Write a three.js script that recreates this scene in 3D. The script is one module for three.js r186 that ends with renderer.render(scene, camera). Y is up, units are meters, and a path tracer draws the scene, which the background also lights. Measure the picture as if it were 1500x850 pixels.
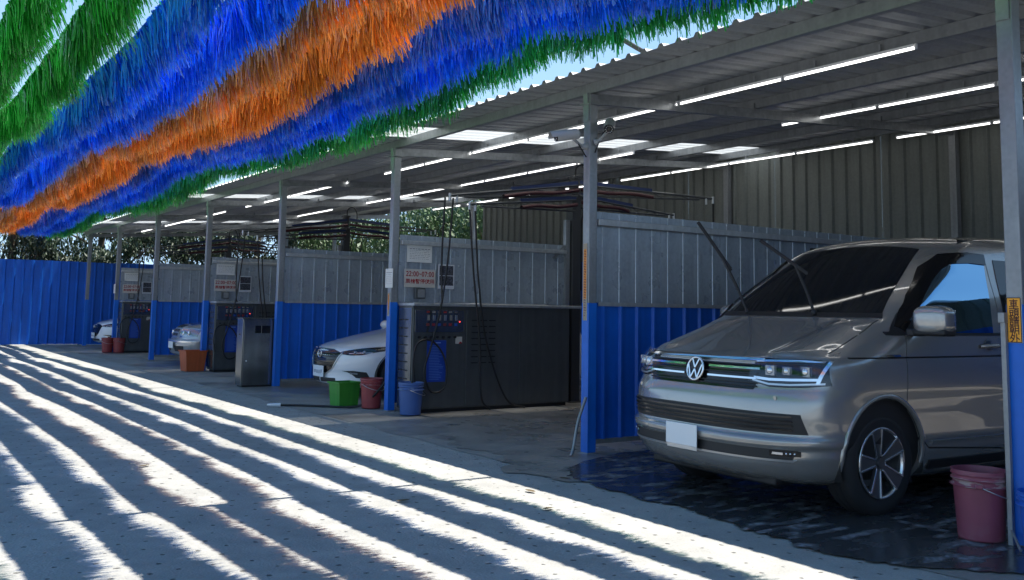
import * as THREE from 'three';
import { mergeGeometries, mergeVertices, toCreasedNormals } from 'three/addons/utils/BufferGeometryUtils.js';
import { RoundedBoxGeometry } from 'three/addons/geometries/RoundedBoxGeometry.js';
import { RectAreaLightUniformsLib } from 'three/addons/lights/RectAreaLightUniformsLib.js';
import { Brush, Evaluator, SUBTRACTION } from 'three-bvh-csg';

// ---------------------------------------------------------------- camera, sky, sun, exposure
const scene = new THREE.Scene();
const camera = new THREE.PerspectiveCamera(2 * Math.atan(425 / 1383.53) * 180 / Math.PI, 1500 / 850, 0.05, 400);
{
  const yaw = 0.6001, pitch = 0.1033, roll = 0.0168;
  const F = new THREE.Vector3(Math.sin(yaw), 0, -Math.cos(yaw)), R = new THREE.Vector3(Math.cos(yaw), 0, Math.sin(yaw)), U = new THREE.Vector3(0, 1, 0);
  const F2 = F.clone().multiplyScalar(Math.cos(pitch)).addScaledVector(U, Math.sin(pitch));
  const U2 = U.clone().multiplyScalar(Math.cos(pitch)).addScaledVector(F, -Math.sin(pitch));
  const R3 = R.clone().multiplyScalar(Math.cos(roll)).addScaledVector(U2, Math.sin(roll));
  const U3 = U2.clone().multiplyScalar(Math.cos(roll)).addScaledVector(R, -Math.sin(roll));
  camera.quaternion.setFromRotationMatrix(new THREE.Matrix4().makeBasis(R3, U3, F2.negate()));
  camera.position.set(-5.575, 1.31, 6.862);
  camera.setViewOffset(1500, 850, 0, 115, 1500, 850);
}
const renderer = new THREE.WebGLRenderer({ antialias: true });
renderer.toneMapping = THREE.LinearToneMapping;
renderer.toneMappingExposure = 2.05;
renderer.shadowMap.enabled = true;
const SUN = new THREE.Vector3(0.30, 1, 0.043).normalize();
{
  const W = 512, H = 256, d = new Float32Array(W * H * 4);
  for (let j = 0; j < H; j++) for (let i = 0; i < W; i++) {
    const el = ((j + 0.5) / H - 0.5) * Math.PI, az = ((i + 0.5) / W - 0.5) * 2 * Math.PI;
    const y = Math.sin(el), x = Math.cos(el) * Math.cos(az), z = Math.cos(el) * Math.sin(az);
    const c = x * SUN.x + y * SUN.y + z * SUN.z, up = Math.max(0, y);
    const hz = Math.pow(1 - up, 2.2), glow = Math.pow(Math.max(0, c), 14);
    let r = 0.07 + 0.66 * hz + 0.22 * glow, g = 0.28 + 0.78 * hz + 0.22 * glow, b = 0.68 + 0.74 * hz + 0.20 * glow;
    if (y < 0) { r = g = b = 0.16; }
    const o = (j * W + i) * 4; d[o] = r; d[o + 1] = g; d[o + 2] = b; d[o + 3] = 1;
  }
  const sky = new THREE.DataTexture(d, W, H, THREE.RGBAFormat, THREE.FloatType);
  sky.mapping = THREE.EquirectangularReflectionMapping; sky.magFilter = THREE.LinearFilter; sky.needsUpdate = true;
  scene.background = sky; scene.environment = sky;
  scene.backgroundIntensity = scene.environmentIntensity = 0.56;
}
const sun = new THREE.DirectionalLight(new THREE.Color(1, 0.955, 0.88), 5);
sun.position.copy(SUN).multiplyScalar(60); sun.target.position.set(0, 0, -8); sun.position.add(sun.target.position);
sun.castShadow = true; sun.shadow.radius = 0.8; sun.shadow.mapSize.set(4096, 4096);
Object.assign(sun.shadow.camera, { left: -30, right: 30, top: 30, bottom: -30, near: 1, far: 120 });
scene.add(sun, sun.target);
RectAreaLightUniformsLib.init();

// ---------------------------------------------------------------- helpers
let seed = 7;
const rnd = () => { seed = (seed + 0x6d2b79f5) | 0; let t = Math.imul(seed ^ (seed >>> 15), 1 | seed); t = (t + Math.imul(t ^ (t >>> 7), 61 | t)) ^ t; return ((t ^ (t >>> 14)) >>> 0) / 4294967296; };
const rr = (a, b) => a + (b - a) * rnd();
const lerp = (a, b, t) => a + (b - a) * t, clamp = (v, a = 0, b = 1) => Math.min(b, Math.max(a, v));
const sst = (a, b, v) => { const t = clamp((v - a) / (b - a)); return t * t * (3 - 2 * t); };
const hash = (x, y, s = 0) => { let h = Math.imul(x, 374761393) + Math.imul(y, 668265263) + Math.imul(s, 2147483647 - 77); h = Math.imul(h ^ (h >>> 13), 1274126177); return ((h ^ (h >>> 16)) >>> 0) / 4294967296; };
// value noise; with per > 0 it repeats every per cells
function vn(x, y, s = 0, per = 0) {
  let ix = Math.floor(x), iy = Math.floor(y); const fx = x - ix, fy = y - iy, u = fx * fx * (3 - 2 * fx), v = fy * fy * (3 - 2 * fy);
  let jx = ix + 1, jy = iy + 1;
  if (per) { ix = ((ix % per) + per) % per; iy = ((iy % per) + per) % per; jx = ((jx % per) + per) % per; jy = ((jy % per) + per) % per; }
  return lerp(lerp(hash(ix, iy, s), hash(jx, iy, s), u), lerp(hash(ix, jy, s), hash(jx, jy, s), u), v);
}
function fbm(x, y, s, per, oct = 4) { let a = 0.5, t = 0, n = 0; for (let i = 0; i < oct; i++) { t += a * vn(x, y, s + i * 17, per); n += a; a *= 0.5; x *= 2; y *= 2; per *= 2; } return t / n; }
const V3 = (x, y, z) => new THREE.Vector3(x, y, z);
const taken = {};
function numbered(name) { taken[name] = (taken[name] ?? -1) + 1; return taken[name] ? name + '_' + String(taken[name]).padStart(3, '0') : name; }
function shade(o) { o.castShadow = o.receiveShadow = true; return o; }
const plain = (g) => { const q = g.index ? g.toNonIndexed() : g; for (const k of Object.keys(q.attributes)) if (!['position', 'normal', 'uv'].includes(k)) q.deleteAttribute(k); return q; };
const join = (gs) => gs.length === 1 ? gs[0] : mergeGeometries(gs.map(plain));
function mesh(name, geo, mat, parent) {
  const m = shade(new THREE.Mesh(Array.isArray(geo) ? join(geo) : geo, mat)); m.name = parent ? name : numbered(name); (parent || scene).add(m); return m;
}
function tag(o, label, category, group, kind) { Object.assign(o.userData, { label, category }); if (group) o.userData.group = group; if (kind) o.userData.kind = kind; return o; }
function thing(name, label, category, p = [0, 0, 0], turn = 0, group) { const o = new THREE.Group(); o.name = numbered(name); o.position.set(...p); o.rotation.y = turn; scene.add(o); return tag(o, label, category, group); }
function structure(name, geo, mat, label) { const m = mesh(name, geo, mat); m.userData.kind = 'structure'; m.userData.label = label; m.userData.category = name.replace(/_/g, ' '); return m; }
function copyOf(o, p, label, group) { const c = o.clone(); c.name = numbered(o.name.replace(/_\d{3}$/, '')); c.userData = { ...o.userData, label }; if (group) c.userData.group = group; c.position.set(...p); scene.add(c); return c; }
function uvm(g, s = 1) { // box-projected texture coordinates in metres of the object's own space
  g = g.index ? g.toNonIndexed() : g; const p = g.attributes.position, n = g.attributes.normal, uv = new Float32Array(p.count * 2);
  for (let i = 0; i < p.count; i += 3) {
    let nx = 0, ny = 0, nz = 0; for (let k = 0; k < 3; k++) { nx += Math.abs(n.getX(i + k)); ny += Math.abs(n.getY(i + k)); nz += Math.abs(n.getZ(i + k)); }
    for (let k = 0; k < 3; k++) { const x = p.getX(i + k), y = p.getY(i + k), z = p.getZ(i + k), o = (i + k) * 2; if (nx >= ny && nx >= nz) { uv[o] = z * s; uv[o + 1] = y * s; } else if (nz >= ny) { uv[o] = x * s; uv[o + 1] = y * s; } else { uv[o] = x * s; uv[o + 1] = z * s; } }
  }
  g.setAttribute('uv', new THREE.BufferAttribute(uv, 2)); return g;
}
const box = (x0, x1, y0, y1, z0, z1) => uvm(new THREE.BoxGeometry(x1 - x0, y1 - y0, z1 - z0).translate((x0 + x1) / 2, (y0 + y1) / 2, (z0 + z1) / 2));
const rbox = (x0, x1, y0, y1, z0, z1, r = 0.006, seg = 2) => uvm(new RoundedBoxGeometry(x1 - x0, y1 - y0, z1 - z0, seg, r).translate((x0 + x1) / 2, (y0 + y1) / 2, (z0 + z1) / 2));
function bar(a, b, w, h = w, round = 0) { // a beam of cross-section w x h between two points
  const d = V3(...b).sub(V3(...a)), L = d.length(), g = round ? new RoundedBoxGeometry(w, h, L, 2, round) : new THREE.BoxGeometry(w, h, L); uvm(g);
  const m = new THREE.Matrix4().lookAt(V3(...b), V3(...a), Math.abs(d.y / L) > 0.98 ? V3(1, 0, 0) : V3(0, 1, 0)); m.setPosition((a[0] + b[0]) / 2, (a[1] + b[1]) / 2, (a[2] + b[2]) / 2);
  return uvm(g).applyMatrix4(m);
}
function rod(a, b, r0, r1 = r0, seg = 12) { const d = V3(...b).sub(V3(...a)), L = d.length(); const g = new THREE.CylinderGeometry(r1, r0, L, seg); g.applyQuaternion(new THREE.Quaternion().setFromUnitVectors(V3(0, 1, 0), d.normalize())); return g.translate((a[0] + b[0]) / 2, (a[1] + b[1]) / 2, (a[2] + b[2]) / 2); }
const tube = (pts, r, n = 40, seg = 8) => new THREE.TubeGeometry(new THREE.CatmullRomCurve3(pts.map((q) => V3(...q))), n, r, seg, false);
const lathe = (pts, seg = 32) => new THREE.LatheGeometry(pts.map((q) => new THREE.Vector2(...q)), seg);
// trapezoidal sheet: u along x (0..len), v along y (y0..y1), ribs proud in +z
function sheet(len, y0, y1, pitch, depth, rib = 0.3, at = 0) {
  const P = [[0, 0]]; const n = Math.round(len / pitch), p = len / n, r = p * rib, s = Math.min(depth * 0.8, r * 0.3);
  for (let i = 0; i < n; i++) { const c = p * (i + 0.5); P.push([c - r / 2, 0], [c - r / 2 + s, depth], [c + r / 2 - s, depth], [c + r / 2, 0]); }
  P.push([len, 0]);
  const pos = [], uv = [];
  for (let i = 0; i + 1 < P.length; i++) {
    const [a, da] = P[i], [b, db] = P[i + 1];
    for (const [u, dd, y] of [[a, da, y0], [b, db, y0], [b, db, y1], [a, da, y0], [b, db, y1], [a, da, y1]]) { pos.push(u, y, dd); uv.push(u + at, y); }
  }
  const g = new THREE.BufferGeometry(); g.setAttribute('position', new THREE.Float32BufferAttribute(pos, 3)); g.setAttribute('uv', new THREE.Float32BufferAttribute(uv, 2)); g.computeVertexNormals(); return g;
}
function tex(n, fn, { srgb = false, size = 1, m = n } = {}) { // fn(u, v, i, j) -> [r, g, b] or a number, 0..1
  const d = new Uint8Array(n * m * 4);
  for (let j = 0; j < m; j++) for (let i = 0; i < n; i++) { const c = fn(i / n, j / m, i, j), o = (j * n + i) * 4; if (c.length) { d[o] = clamp(c[0]) * 255; d[o + 1] = clamp(c[1]) * 255; d[o + 2] = clamp(c[2]) * 255; } else d[o] = d[o + 1] = d[o + 2] = clamp(c) * 255; d[o + 3] = 255; }
  const t = new THREE.DataTexture(d, n, m); t.wrapS = t.wrapT = THREE.RepeatWrapping; t.magFilter = THREE.LinearFilter; if (srgb) t.colorSpace = THREE.SRGBColorSpace; t.repeat.set(1 / size, 1 / size); t.needsUpdate = true; return t;
}
const s2 = (l) => l <= 0.0031308 ? l * 12.92 : 1.055 * Math.pow(l, 1 / 2.4) - 0.055; // linear to sRGB, for writing albedo into colour maps
const lin = (r, g, b) => new THREE.Color().setRGB(r, g, b);
const std = (c, roughness = 0.6, metalness = 0, more = {}) => new THREE.MeshStandardMaterial({ color: Array.isArray(c) ? lin(...c) : c, roughness, metalness, side: THREE.DoubleSide, ...more });
const phys = (c, roughness, metalness, more = {}) => new THREE.MeshPhysicalMaterial({ color: Array.isArray(c) ? lin(...c) : c, roughness, metalness, side: THREE.DoubleSide, ...more });
function canvasTex(w, h, draw) { const c = document.createElement('canvas'); c.width = w; c.height = h; const x = c.getContext('2d'); draw(x, w, h); const t = new THREE.CanvasTexture(c); t.colorSpace = THREE.SRGBColorSpace; return t; }

// ---------------------------------------------------------------- materials
// galvanised sheet: spangle, streaks of old rain and lime
const galvMap = tex(512, (u, v) => { const sp = vn(u * 90, v * 90, 3, 90), st = fbm(u * 40, v * 3, 9, 0 || 40, 3), bl = fbm(u * 6, v * 6, 5, 6, 4), k = 0.80 + 0.12 * (sp - 0.5) + 0.26 * (st - 0.5) + 0.12 * (bl - 0.5); return [s2(k * 0.97), s2(k), s2(k * 1.02)]; }, { srgb: true, size: 1.9 });
const galvRough = tex(256, (u, v) => 0.50 + 0.16 * fbm(u * 9, v * 9, 31, 9, 4), { size: 1.3 });
const dirtMap = tex(512, (u, v) => { const st = fbm(u * 34, v * 2, 19, 34, 3), bl = fbm(u * 5, v * 5, 25, 5, 5), sp = fbm(u * 40, v * 40, 2, 40, 2); const k = 0.86 + 0.30 * (st - 0.5) + 0.26 * (bl - 0.5) + 0.1 * (sp - 0.5); return [s2(k), s2(k), s2(k)]; }, { srgb: true, size: 2.3 });
const M = {
  steel: std([0.33, 0.335, 0.34], 0.55, 0.35, { map: galvMap, roughnessMap: galvRough }),
  steelDark: std([0.30, 0.305, 0.31], 0.55, 0.35, { map: galvMap }), boomPaint: std([0.05, 0.052, 0.055], 0.5, 0.2),
  greySheet: std([0.42, 0.465, 0.51], 0.5, 0.25, { map: galvMap, roughnessMap: galvRough }),
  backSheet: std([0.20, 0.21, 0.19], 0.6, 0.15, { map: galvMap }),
  roofSheet: std([0.50, 0.50, 0.50], 0.5, 0.25, { map: galvMap }),
  blueSheet: std([0.004, 0.125, 0.60], 0.42, 0, { map: dirtMap }),
  bluePaint: std([0.004, 0.15, 0.66], 0.45, 0, { map: dirtMap }),
  trim: std([0.55, 0.56, 0.56], 0.4, 0.5, { map: galvMap }),
  skylight: phys([0.82, 0.83, 0.80], 0.9, 0, { transmission: 0.55, thickness: 0 }),
  stainless: std([0.24, 0.25, 0.25], 0.34, 0.85, { map: dirtMap, roughnessMap: galvRough }),
  cabinet: std([0.12, 0.13, 0.13], 0.42, 0.5, { map: dirtMap }),
  black: std([0.012, 0.012, 0.013], 0.55), rubber: std([0.016, 0.016, 0.017], 0.75), blackGloss: phys([0.006, 0.006, 0.007], 0.12, 0),
  chrome: std([0.78, 0.79, 0.80], 0.12, 1), satin: std([0.55, 0.56, 0.57], 0.3, 0.9),
  white: std([0.74, 0.75, 0.76], 0.5), paper: std([0.72, 0.73, 0.70], 0.8), hose: std([0.010, 0.010, 0.011], 0.5),
  red: std([0.35, 0.02, 0.02], 0.5), rope: std([0.06, 0.06, 0.055], 0.9),
  bark: std([0.10, 0.075, 0.05], 0.95),
};

// ---------------------------------------------------------------- ground and floors
const S = 3.993, POST = (k) => -k * S;
{
  // street concrete: cement grain, pores, and rows of small round pits pressed into the slab (dirt lies in them)
  const T = 4.08, N = 2048, pits = [];
  for (let r = 0; r < 24; r++) for (let c = 0; c < 24; c++) if (hash(r, c, 5) > 0.06) pits.push([(c + (r % 2 ? 0.5 : 0) + 0.24 * (hash(r, c, 1) - 0.5)) / 24, (r + 0.5 + 0.24 * (hash(r, c, 2) - 0.5)) / 24, 0.0035 * (0.6 + 0.7 * hash(r, c, 3)), hash(r, c, 4)]);
  const grid = new Map(), key = (i, j) => ((i + 24) % 24) * 100 + ((j + 24) % 24);
  for (const q of pits) { const k = key(Math.floor(q[0] * 24) % 24, Math.floor(q[1] * 24) % 24); (grid.get(k) || grid.set(k, []).get(k)).push(q); }
  const pit = (u, v) => {
    let d = 0; const ci = Math.floor(u * 24), cj = Math.floor(v * 24);
    for (let a = -1; a <= 1; a++) for (let b = -1; b <= 1; b++) for (const q of grid.get(key(ci + a, cj + b)) || []) {
      let du = Math.abs(u - q[0]), dv = Math.abs(v - q[1]); if (du > 0.5) du = 1 - du; if (dv > 0.5) dv = 1 - dv;
      const rad = Math.hypot(du * (0.8 + 0.5 * q[3]), dv * (1.3 - 0.5 * q[3])) / q[2]; if (rad < 1.5) d = Math.max(d, 1 - sst(0.55, 1.15, rad + 0.5 * (vn(u * 900, v * 900, 8, 900) - 0.5)));
    }
    return d;
  };
  const P = new Float32Array(N * N); for (let j = 0; j < N; j++) for (let i = 0; i < N; i++) P[j * N + i] = pit(i / N, j / N);
  const col = tex(N, (u, v, i, j) => {
    const g = vn(u * 700, v * 700, 1, 700), m = fbm(u * 30, v * 30, 2, 30, 4), b = fbm(u * 5, v * 5, 3, 5, 4), sp = vn(u * 300, v * 300, 4, 300);
    let k = 0.80 + 0.16 * (g - 0.5) + 0.26 * (m - 0.5) + 0.22 * (b - 0.5) - (sp > 0.93 ? 0.14 : 0);
    k *= 1 - 0.72 * P[j * N + i]; return [s2(k), s2(k * 0.985), s2(k * 0.95)];
  }, { srgb: true, size: T });
  const bump = tex(N / 2, (u, v, i, j) => 0.6 + 0.18 * (vn(u * 500, v * 500, 6, 500) - 0.5) + 0.25 * (fbm(u * 40, v * 40, 7, 40, 3) - 0.5) - 0.45 * P[(j * 2) * N + i * 2], { size: T });
  const mat = std([0.43, 0.43, 0.42], 0.9, 0, { map: col, bumpMap: bump, bumpScale: 0.012, vertexColors: true });
  const g = new THREE.PlaneGeometry(120, 120, 300, 300).rotateX(-Math.PI / 2).translate(0, 0, -10), p = g.attributes.position, c = new Float32Array(p.count * 3), uv = g.attributes.uv;
  for (let i = 0; i < p.count; i++) { const x = p.getX(i), z = p.getZ(i), k = 0.80 + 0.42 * (fbm(x * 0.5 + 40, z * 0.5 + 90, 12, 0, 4) - 0.25) * 0.8; c[i * 3] = k; c[i * 3 + 1] = k; c[i * 3 + 2] = k * 0.99; uv.setXY(i, x, z); }
  g.setAttribute('color', new THREE.BufferAttribute(c, 3));
  structure('ground', g, mat, 'pale pitted concrete yard in front of the wash bays');

  // smooth bay floor: worn, stained and damp
  const fcol = tex(1024, (u, v) => { const g1 = vn(u * 400, v * 400, 41, 400), m = fbm(u * 14, v * 14, 42, 14, 5), b = fbm(u * 4, v * 4, 43, 4, 4), st = sst(0.52, 0.7, fbm(u * 7, v * 7, 44, 7, 5)); const k = 0.78 + 0.12 * (g1 - 0.5) + 0.4 * (m - 0.5) + 0.3 * (b - 0.5) - 0.28 * st; return [s2(k), s2(k * 0.96), s2(k * 0.90)]; }, { srgb: true, size: 5.3 });
  const frough = tex(512, (u, v) => 0.30 + 0.65 * sst(0.32, 0.6, fbm(u * 6, v * 6, 51, 6, 5)), { size: 6.1 });
  const fbump = tex(512, (u, v) => 0.5 + 0.5 * (fbm(u * 60, v * 60, 52, 60, 3) - 0.5), { size: 3.1 });
  const fm = std([0.33, 0.325, 0.315], 1, 0, { map: fcol, roughnessMap: frough, bumpMap: fbump, bumpScale: 0.004 });
  const edge = (z) => -0.88 + 0.16 * (vn(z * 0.7, 3, 61) - 0.5) + 0.10 * (vn(z * 3, 5, 62) - 0.5);
  const strip = (xa, xb, z0, z1, n, y) => {
    const pos = [], uvs = [], C = 10;
    for (let i = 0; i < n; i++) for (let k = 0; k < C; k++) {
      const za = lerp(z0, z1, i / n), zb = lerp(z0, z1, (i + 1) / n), X = (z, t) => lerp(xa(z), xb(z), t);
      for (const [z, t] of [[za, k / C], [zb, k / C], [zb, (k + 1) / C], [za, k / C], [zb, (k + 1) / C], [za, (k + 1) / C]]) { pos.push(X(z, t), y, z); uvs.push(X(z, t), z); }
    }
    const q = new THREE.BufferGeometry(); q.setAttribute('position', new THREE.Float32BufferAttribute(pos, 3)); q.setAttribute('uv', new THREE.Float32BufferAttribute(uvs, 2)); q.computeVertexNormals(); return q;
  };
  structure('bay_floor', strip((z) => 6.6, edge, -24.6, 8.6, 240, 0.004), fm, 'smooth stained concrete floor running under the wash bays');

  // soapy water lying under and before the van
  const wr = tex(512, (u, v) => { const a = fbm(u * 10, v * 22, 71, 0, 5), f = sst(0.52, 0.66, fbm(u * 16, v * 40, 72, 0, 4)); return 0.12 + 0.22 * a + 0.40 * f; }, { size: 2.9 });
  const wc = tex(512, (u, v) => { const f = sst(0.60, 0.74, fbm(u * 16, v * 40, 72, 0, 4)), k = 0.10 + 0.5 * f * vn(u * 120, v * 120, 5, 120); return [s2(k), s2(k), s2(k * 1.03)]; }, { srgb: true, size: 2.9 });
  const wb = tex(512, (u, v) => 0.5 + 0.7 * (fbm(u * 18, v * 36, 73, 0, 4) - 0.5), { size: 2.9 });
  const wm = std([0.50, 0.51, 0.53], 1, 0, { map: wc, roughnessMap: wr, bumpMap: wb, bumpScale: 0.004 });
  const wedge = (z) => { const t = (z - 0.4) / 3.9; return -1.02 + 0.35 * Math.pow(Math.abs(t * 2 - 1), 6) * 1.6 + 0.16 * (vn(z * 0.9, 9, 81) - 0.5) + 0.07 * (vn(z * 7, 2, 82) - 0.5) + 0.06 * (vn(z * 30, 2, 83) - 0.5); };
  const w = structure('puddle', strip((z) => 5.8 - 0.4 * vn(z, 1, 84), wedge, 0.1, 4.3, 260, 0.012), wm, 'dark soapy water lying on the floor under the grey van');
  w.userData.category = 'puddle';
  const dm = std([0.33, 0.325, 0.315], 1, 0, { map: fcol, roughnessMap: tex(256, (u, v) => 0.10 + 0.5 * fbm(u * 7, v * 7, 91, 7, 4), { size: 2.1 }), bumpMap: fbump, bumpScale: 0.003 });
  const de = (z) => { const t = clamp((-0.6 - z) / 2.7); return -0.95 + 1.9 * t * t + 0.5 * (vn(z * 2, 4, 85) - 0.5) + 0.2 * (vn(z * 9, 4, 86) - 0.5); };
  const d2 = structure('puddle', strip((z) => 5.4, de, -3.3, 1.4, 260, 0.008), dm, 'damp patch drying on the floor of the empty bay'); d2.userData.category = 'puddle';
}

// ---------------------------------------------------------------- carport
const SL = 0.07; // roof rises towards the back
{
  const cp = thing('carport', 'long grey steel carport with corrugated roof over the wash bays', 'carport');
  const w = 0.097, blueH = 1.385;
  for (let k = -1; k <= 6; k++) {
    const x = 0, z = POST(k);
    const p = mesh('post', [rbox(x, x + w, 0, 3.37, z - w, z, 0.008), box(x - 0.02, x + w + 0.02, 0.0, 0.012, z - w - 0.02, z + 0.02)], M.steel, cp);
    mesh('blue_paint', rbox(x - 0.0025, x + w + 0.0025, 0.014, blueH + 0.02 * (hash(k + 9, 2) - 0.5), z - w - 0.0025, z + 0.0025, 0.006), M.bluePaint, p);
    mesh('top_plate', [box(x - 0.03, x + w + 0.03, 3.262, 3.27, z - w - 0.03, z + 0.03), box(x - 0.012, x - 0.004, 3.1, 3.262, z - 0.09, z - 0.01)], M.steel, p);
    mesh('post', [rbox(6.2, 6.297, 0, 3.78, z - w, z, 0.008)], M.steelDark, cp);
    const zb = z - w / 2;
    mesh('rafter', [bar([x + w, 3.32 + SL * 0.1, zb], [6.3, 3.32 + SL * 6.3, zb], 0.06, 0.1), bar([-0.02, 3.32 - SL * 0.02, zb], [x, 3.32, zb], 0.06, 0.1)], M.steel, cp);
    for (const px of [1.2, 2.35, 3.5, 4.65]) mesh('cleat', box(px - 0.05, px + 0.05, 3.37 + SL * px - 0.03, 3.37 + SL * px + 0.06, zb + 0.031, zb + 0.036), M.steel, cp);
  }
  for (const px of [0.06, 1.2, 2.35, 3.5, 4.65, 5.8]) {
    const y = 3.37 + SL * px, z0 = -24.9, z1 = 5.8; // C-section purlins: web and two flanges
    mesh('purlin', [box(px - 0.025, px - 0.02, y + 0.003, y + 0.103, z0, z1), box(px - 0.02, px + 0.035, y + 0.003, y + 0.008, z0, z1), box(px - 0.02, px + 0.035, y + 0.098, y + 0.103, z0, z1), box(px + 0.03, px + 0.035, y + 0.008, y + 0.024, z0, z1)], M.steel, cp);
  }
  // roof: every sheet 0.8 m wide with four ribs, laid along the slope; three are translucent
  const Lr = 6.85, g0 = sheet(0.815, -0.36, -0.36 + Lr, 0.2, 0.032, 0.38);
  const place = (g) => { const p = g.attributes.position; for (let i = 0; i < p.count; i++) { const u = p.getX(i), x = p.getY(i), d = p.getZ(i); p.setXYZ(i, x, 3.478 + SL * x + d, -u); } g.computeVertexNormals(); return g; };
  const gr = place(g0.clone()), variants = [M.roofSheet, M.roofSheet.clone(), M.roofSheet.clone()];
  variants[1].color = lin(0.46, 0.465, 0.47); variants[2].color = lin(0.54, 0.535, 0.53);
  for (let i = -27; i <= 11; i++) {
    const z = -2.95 - 0.8 * (-i), lit = [0, -11, -21].includes(i), zz = -2.95 + 0.8 * i;
    const m = mesh(lit ? 'skylight_sheet' : 'roof_sheet', gr, lit ? M.skylight : variants[Math.floor(hash(i + 50, 3) * 3)], cp);
    m.position.set(0, 0.0012 * (i & 1), zz);
    if (lit) m.userData.label = 'white translucent sheet letting daylight through the roof';
  }
  // screws along the eave purlin (roof fixings) are under the sheets; brackets that carry the light rails
}

// ---------------------------------------------------------------- partitions between the bays, back wall, end fence
function bluePartition(k, label) {
  const z = POST(k), t = thing('partition_wall', label, 'wall', [0.12, 0, z], 0, 'blue and grey bay partitions');
  const L = 5.95, n = 7, w = L / n;
  const gb = sheet(w, 0.125, 1.365, w / 4, 0.028, 0.22), gg = sheet(w, 1.39, 2.25, w / 4, 0.007, 0.2);
  for (let i = 0; i < n; i++) { mesh('blue_sheet', gb, M.blueSheet, t).position.set(i * w, 0, -0.06 + 0.001 * (i & 1)); mesh('grey_sheet', gg, M.greySheet, t).position.set(i * w, 0, -0.062 + 0.001 * (i & 1)); }
  mesh('trim_strip', [box(0.02, L, 1.355, 1.392, -0.03, -0.022), box(0.02, L, 1.388, 1.392, -0.06, -0.03)], M.trim, t);
  mesh('top_rail', [rbox(0, L, 2.115, 2.175, -0.043, 0.0, 0.005)], M.trim, t);
  mesh('bottom_rail', [box(0, L, 0.085, 0.125, -0.08, -0.03)], M.steelDark, t);
  for (const x of [1.45, 2.95, 4.45]) mesh('stud', box(x, x + 0.05, 0, 2.2, -0.115, -0.065), M.steelDark, t);
  return t;
}
bluePartition(0, 'blue and grey sheet partition beside the grey van');
bluePartition(2, 'blue and grey sheet partition behind the white hatchback');
bluePartition(4, 'blue and grey sheet partition behind the silver saloon');
{
  const t = thing('back_wall', 'tall dull corrugated wall closing the back of the bays', 'wall', [6.34, 0, 8.4]);
  const w = 0.96, n = 21, g = sheet(w, 0.05, 3.90, 0.24, 0.035, 0.3).rotateY(Math.PI / 2 * -1), gb = sheet(w, 0.05, 2.26, 0.24, 0.035, 0.3).rotateY(-Math.PI / 2);
  // the sheet's u runs along +z after the turn; lay the panels towards -z
  const gl = sheet(w, 0.05, 2.95, 0.24, 0.035, 0.3).rotateY(-Math.PI / 2); // lower beyond the roofed bays
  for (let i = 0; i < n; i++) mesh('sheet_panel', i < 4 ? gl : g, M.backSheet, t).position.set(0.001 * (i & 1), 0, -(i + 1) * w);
  mesh('girt', [box(-0.01, 0.05, 1.1, 1.16, -n * w, 0), box(-0.01, 0.05, 2.5, 2.56, -n * w, 0)].map((q) => q.translate(0.05, 0, 0)), M.steelDark, t);
  const tb = mesh('blue_skirting', sheet(n * w, 0.05, 2.28, 0.24, 0.035, 0.3).rotateY(-Math.PI / 2), M.blueSheet, t); tb.position.set(-0.012, 0, -n * w);
  const t2 = thing('back_wall', 'low corrugated wall with trees showing above it behind the end bays', 'wall', [6.34, 0, 8.4 - n * w]);
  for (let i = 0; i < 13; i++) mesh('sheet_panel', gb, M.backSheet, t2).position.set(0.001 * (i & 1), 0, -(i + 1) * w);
}
{
  const t = thing('boundary_fence', 'tall blue corrugated sheet fence closing the end of the yard', 'fence', [-14, 0, -24.75]);
  const w = 1.0, g = sheet(w, 0.03, 2.55, 0.25, 0.035, 0.3);
  for (let i = 0; i < 21; i++) mesh('sheet_panel', g, M.blueSheet, t).position.set(i * w, 0.02 * (hash(i, 4) - 0.5), 0.001 * (i & 1));
  for (let i = 0; i < 11; i++) mesh('fence_post', box(i * 2, i * 2 + 0.06, 0, 2.5, -0.1, -0.04), M.steelDark, t);
}
{ // the next row of bays beyond a narrow gap, outside the frame: it is what the van's flank mirrors
  const t = thing('next_shelter', 'low roofed shelter with blue and grey walls facing the flank of the van', 'shelter', [-1.2, 0, 6.75]);
  const w = 1.0, gb = sheet(w, 0.02, 1.4, 0.25, 0.03, 0.3).rotateY(Math.PI), gg = sheet(w, 1.4, 2.92, 0.25, 0.02, 0.3).rotateY(Math.PI);
  for (let i = 0; i < 12; i++) { mesh('blue_sheet', gb, M.blueSheet, t).position.set((i + 1) * w, 0, 1.6 + 0.001 * (i & 1)); mesh('grey_sheet', gg, M.greySheet, t).position.set((i + 1) * w, 0, 1.6 + 0.001 * (i & 1)); }
  mesh('roof_slab', box(-0.2, 12.2, 2.96, 3.02, -0.2, 4.2), M.roofSheet, t); mesh('gutter', box(-0.2, 12.2, 2.88, 3.0, -0.26, -0.2), M.trim, t);
  for (const x of [0, 4, 8, 12]) mesh('post', box(x - 0.05, x + 0.05, 0, 2.96, -0.1, 0), M.steel, t);
}

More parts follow.
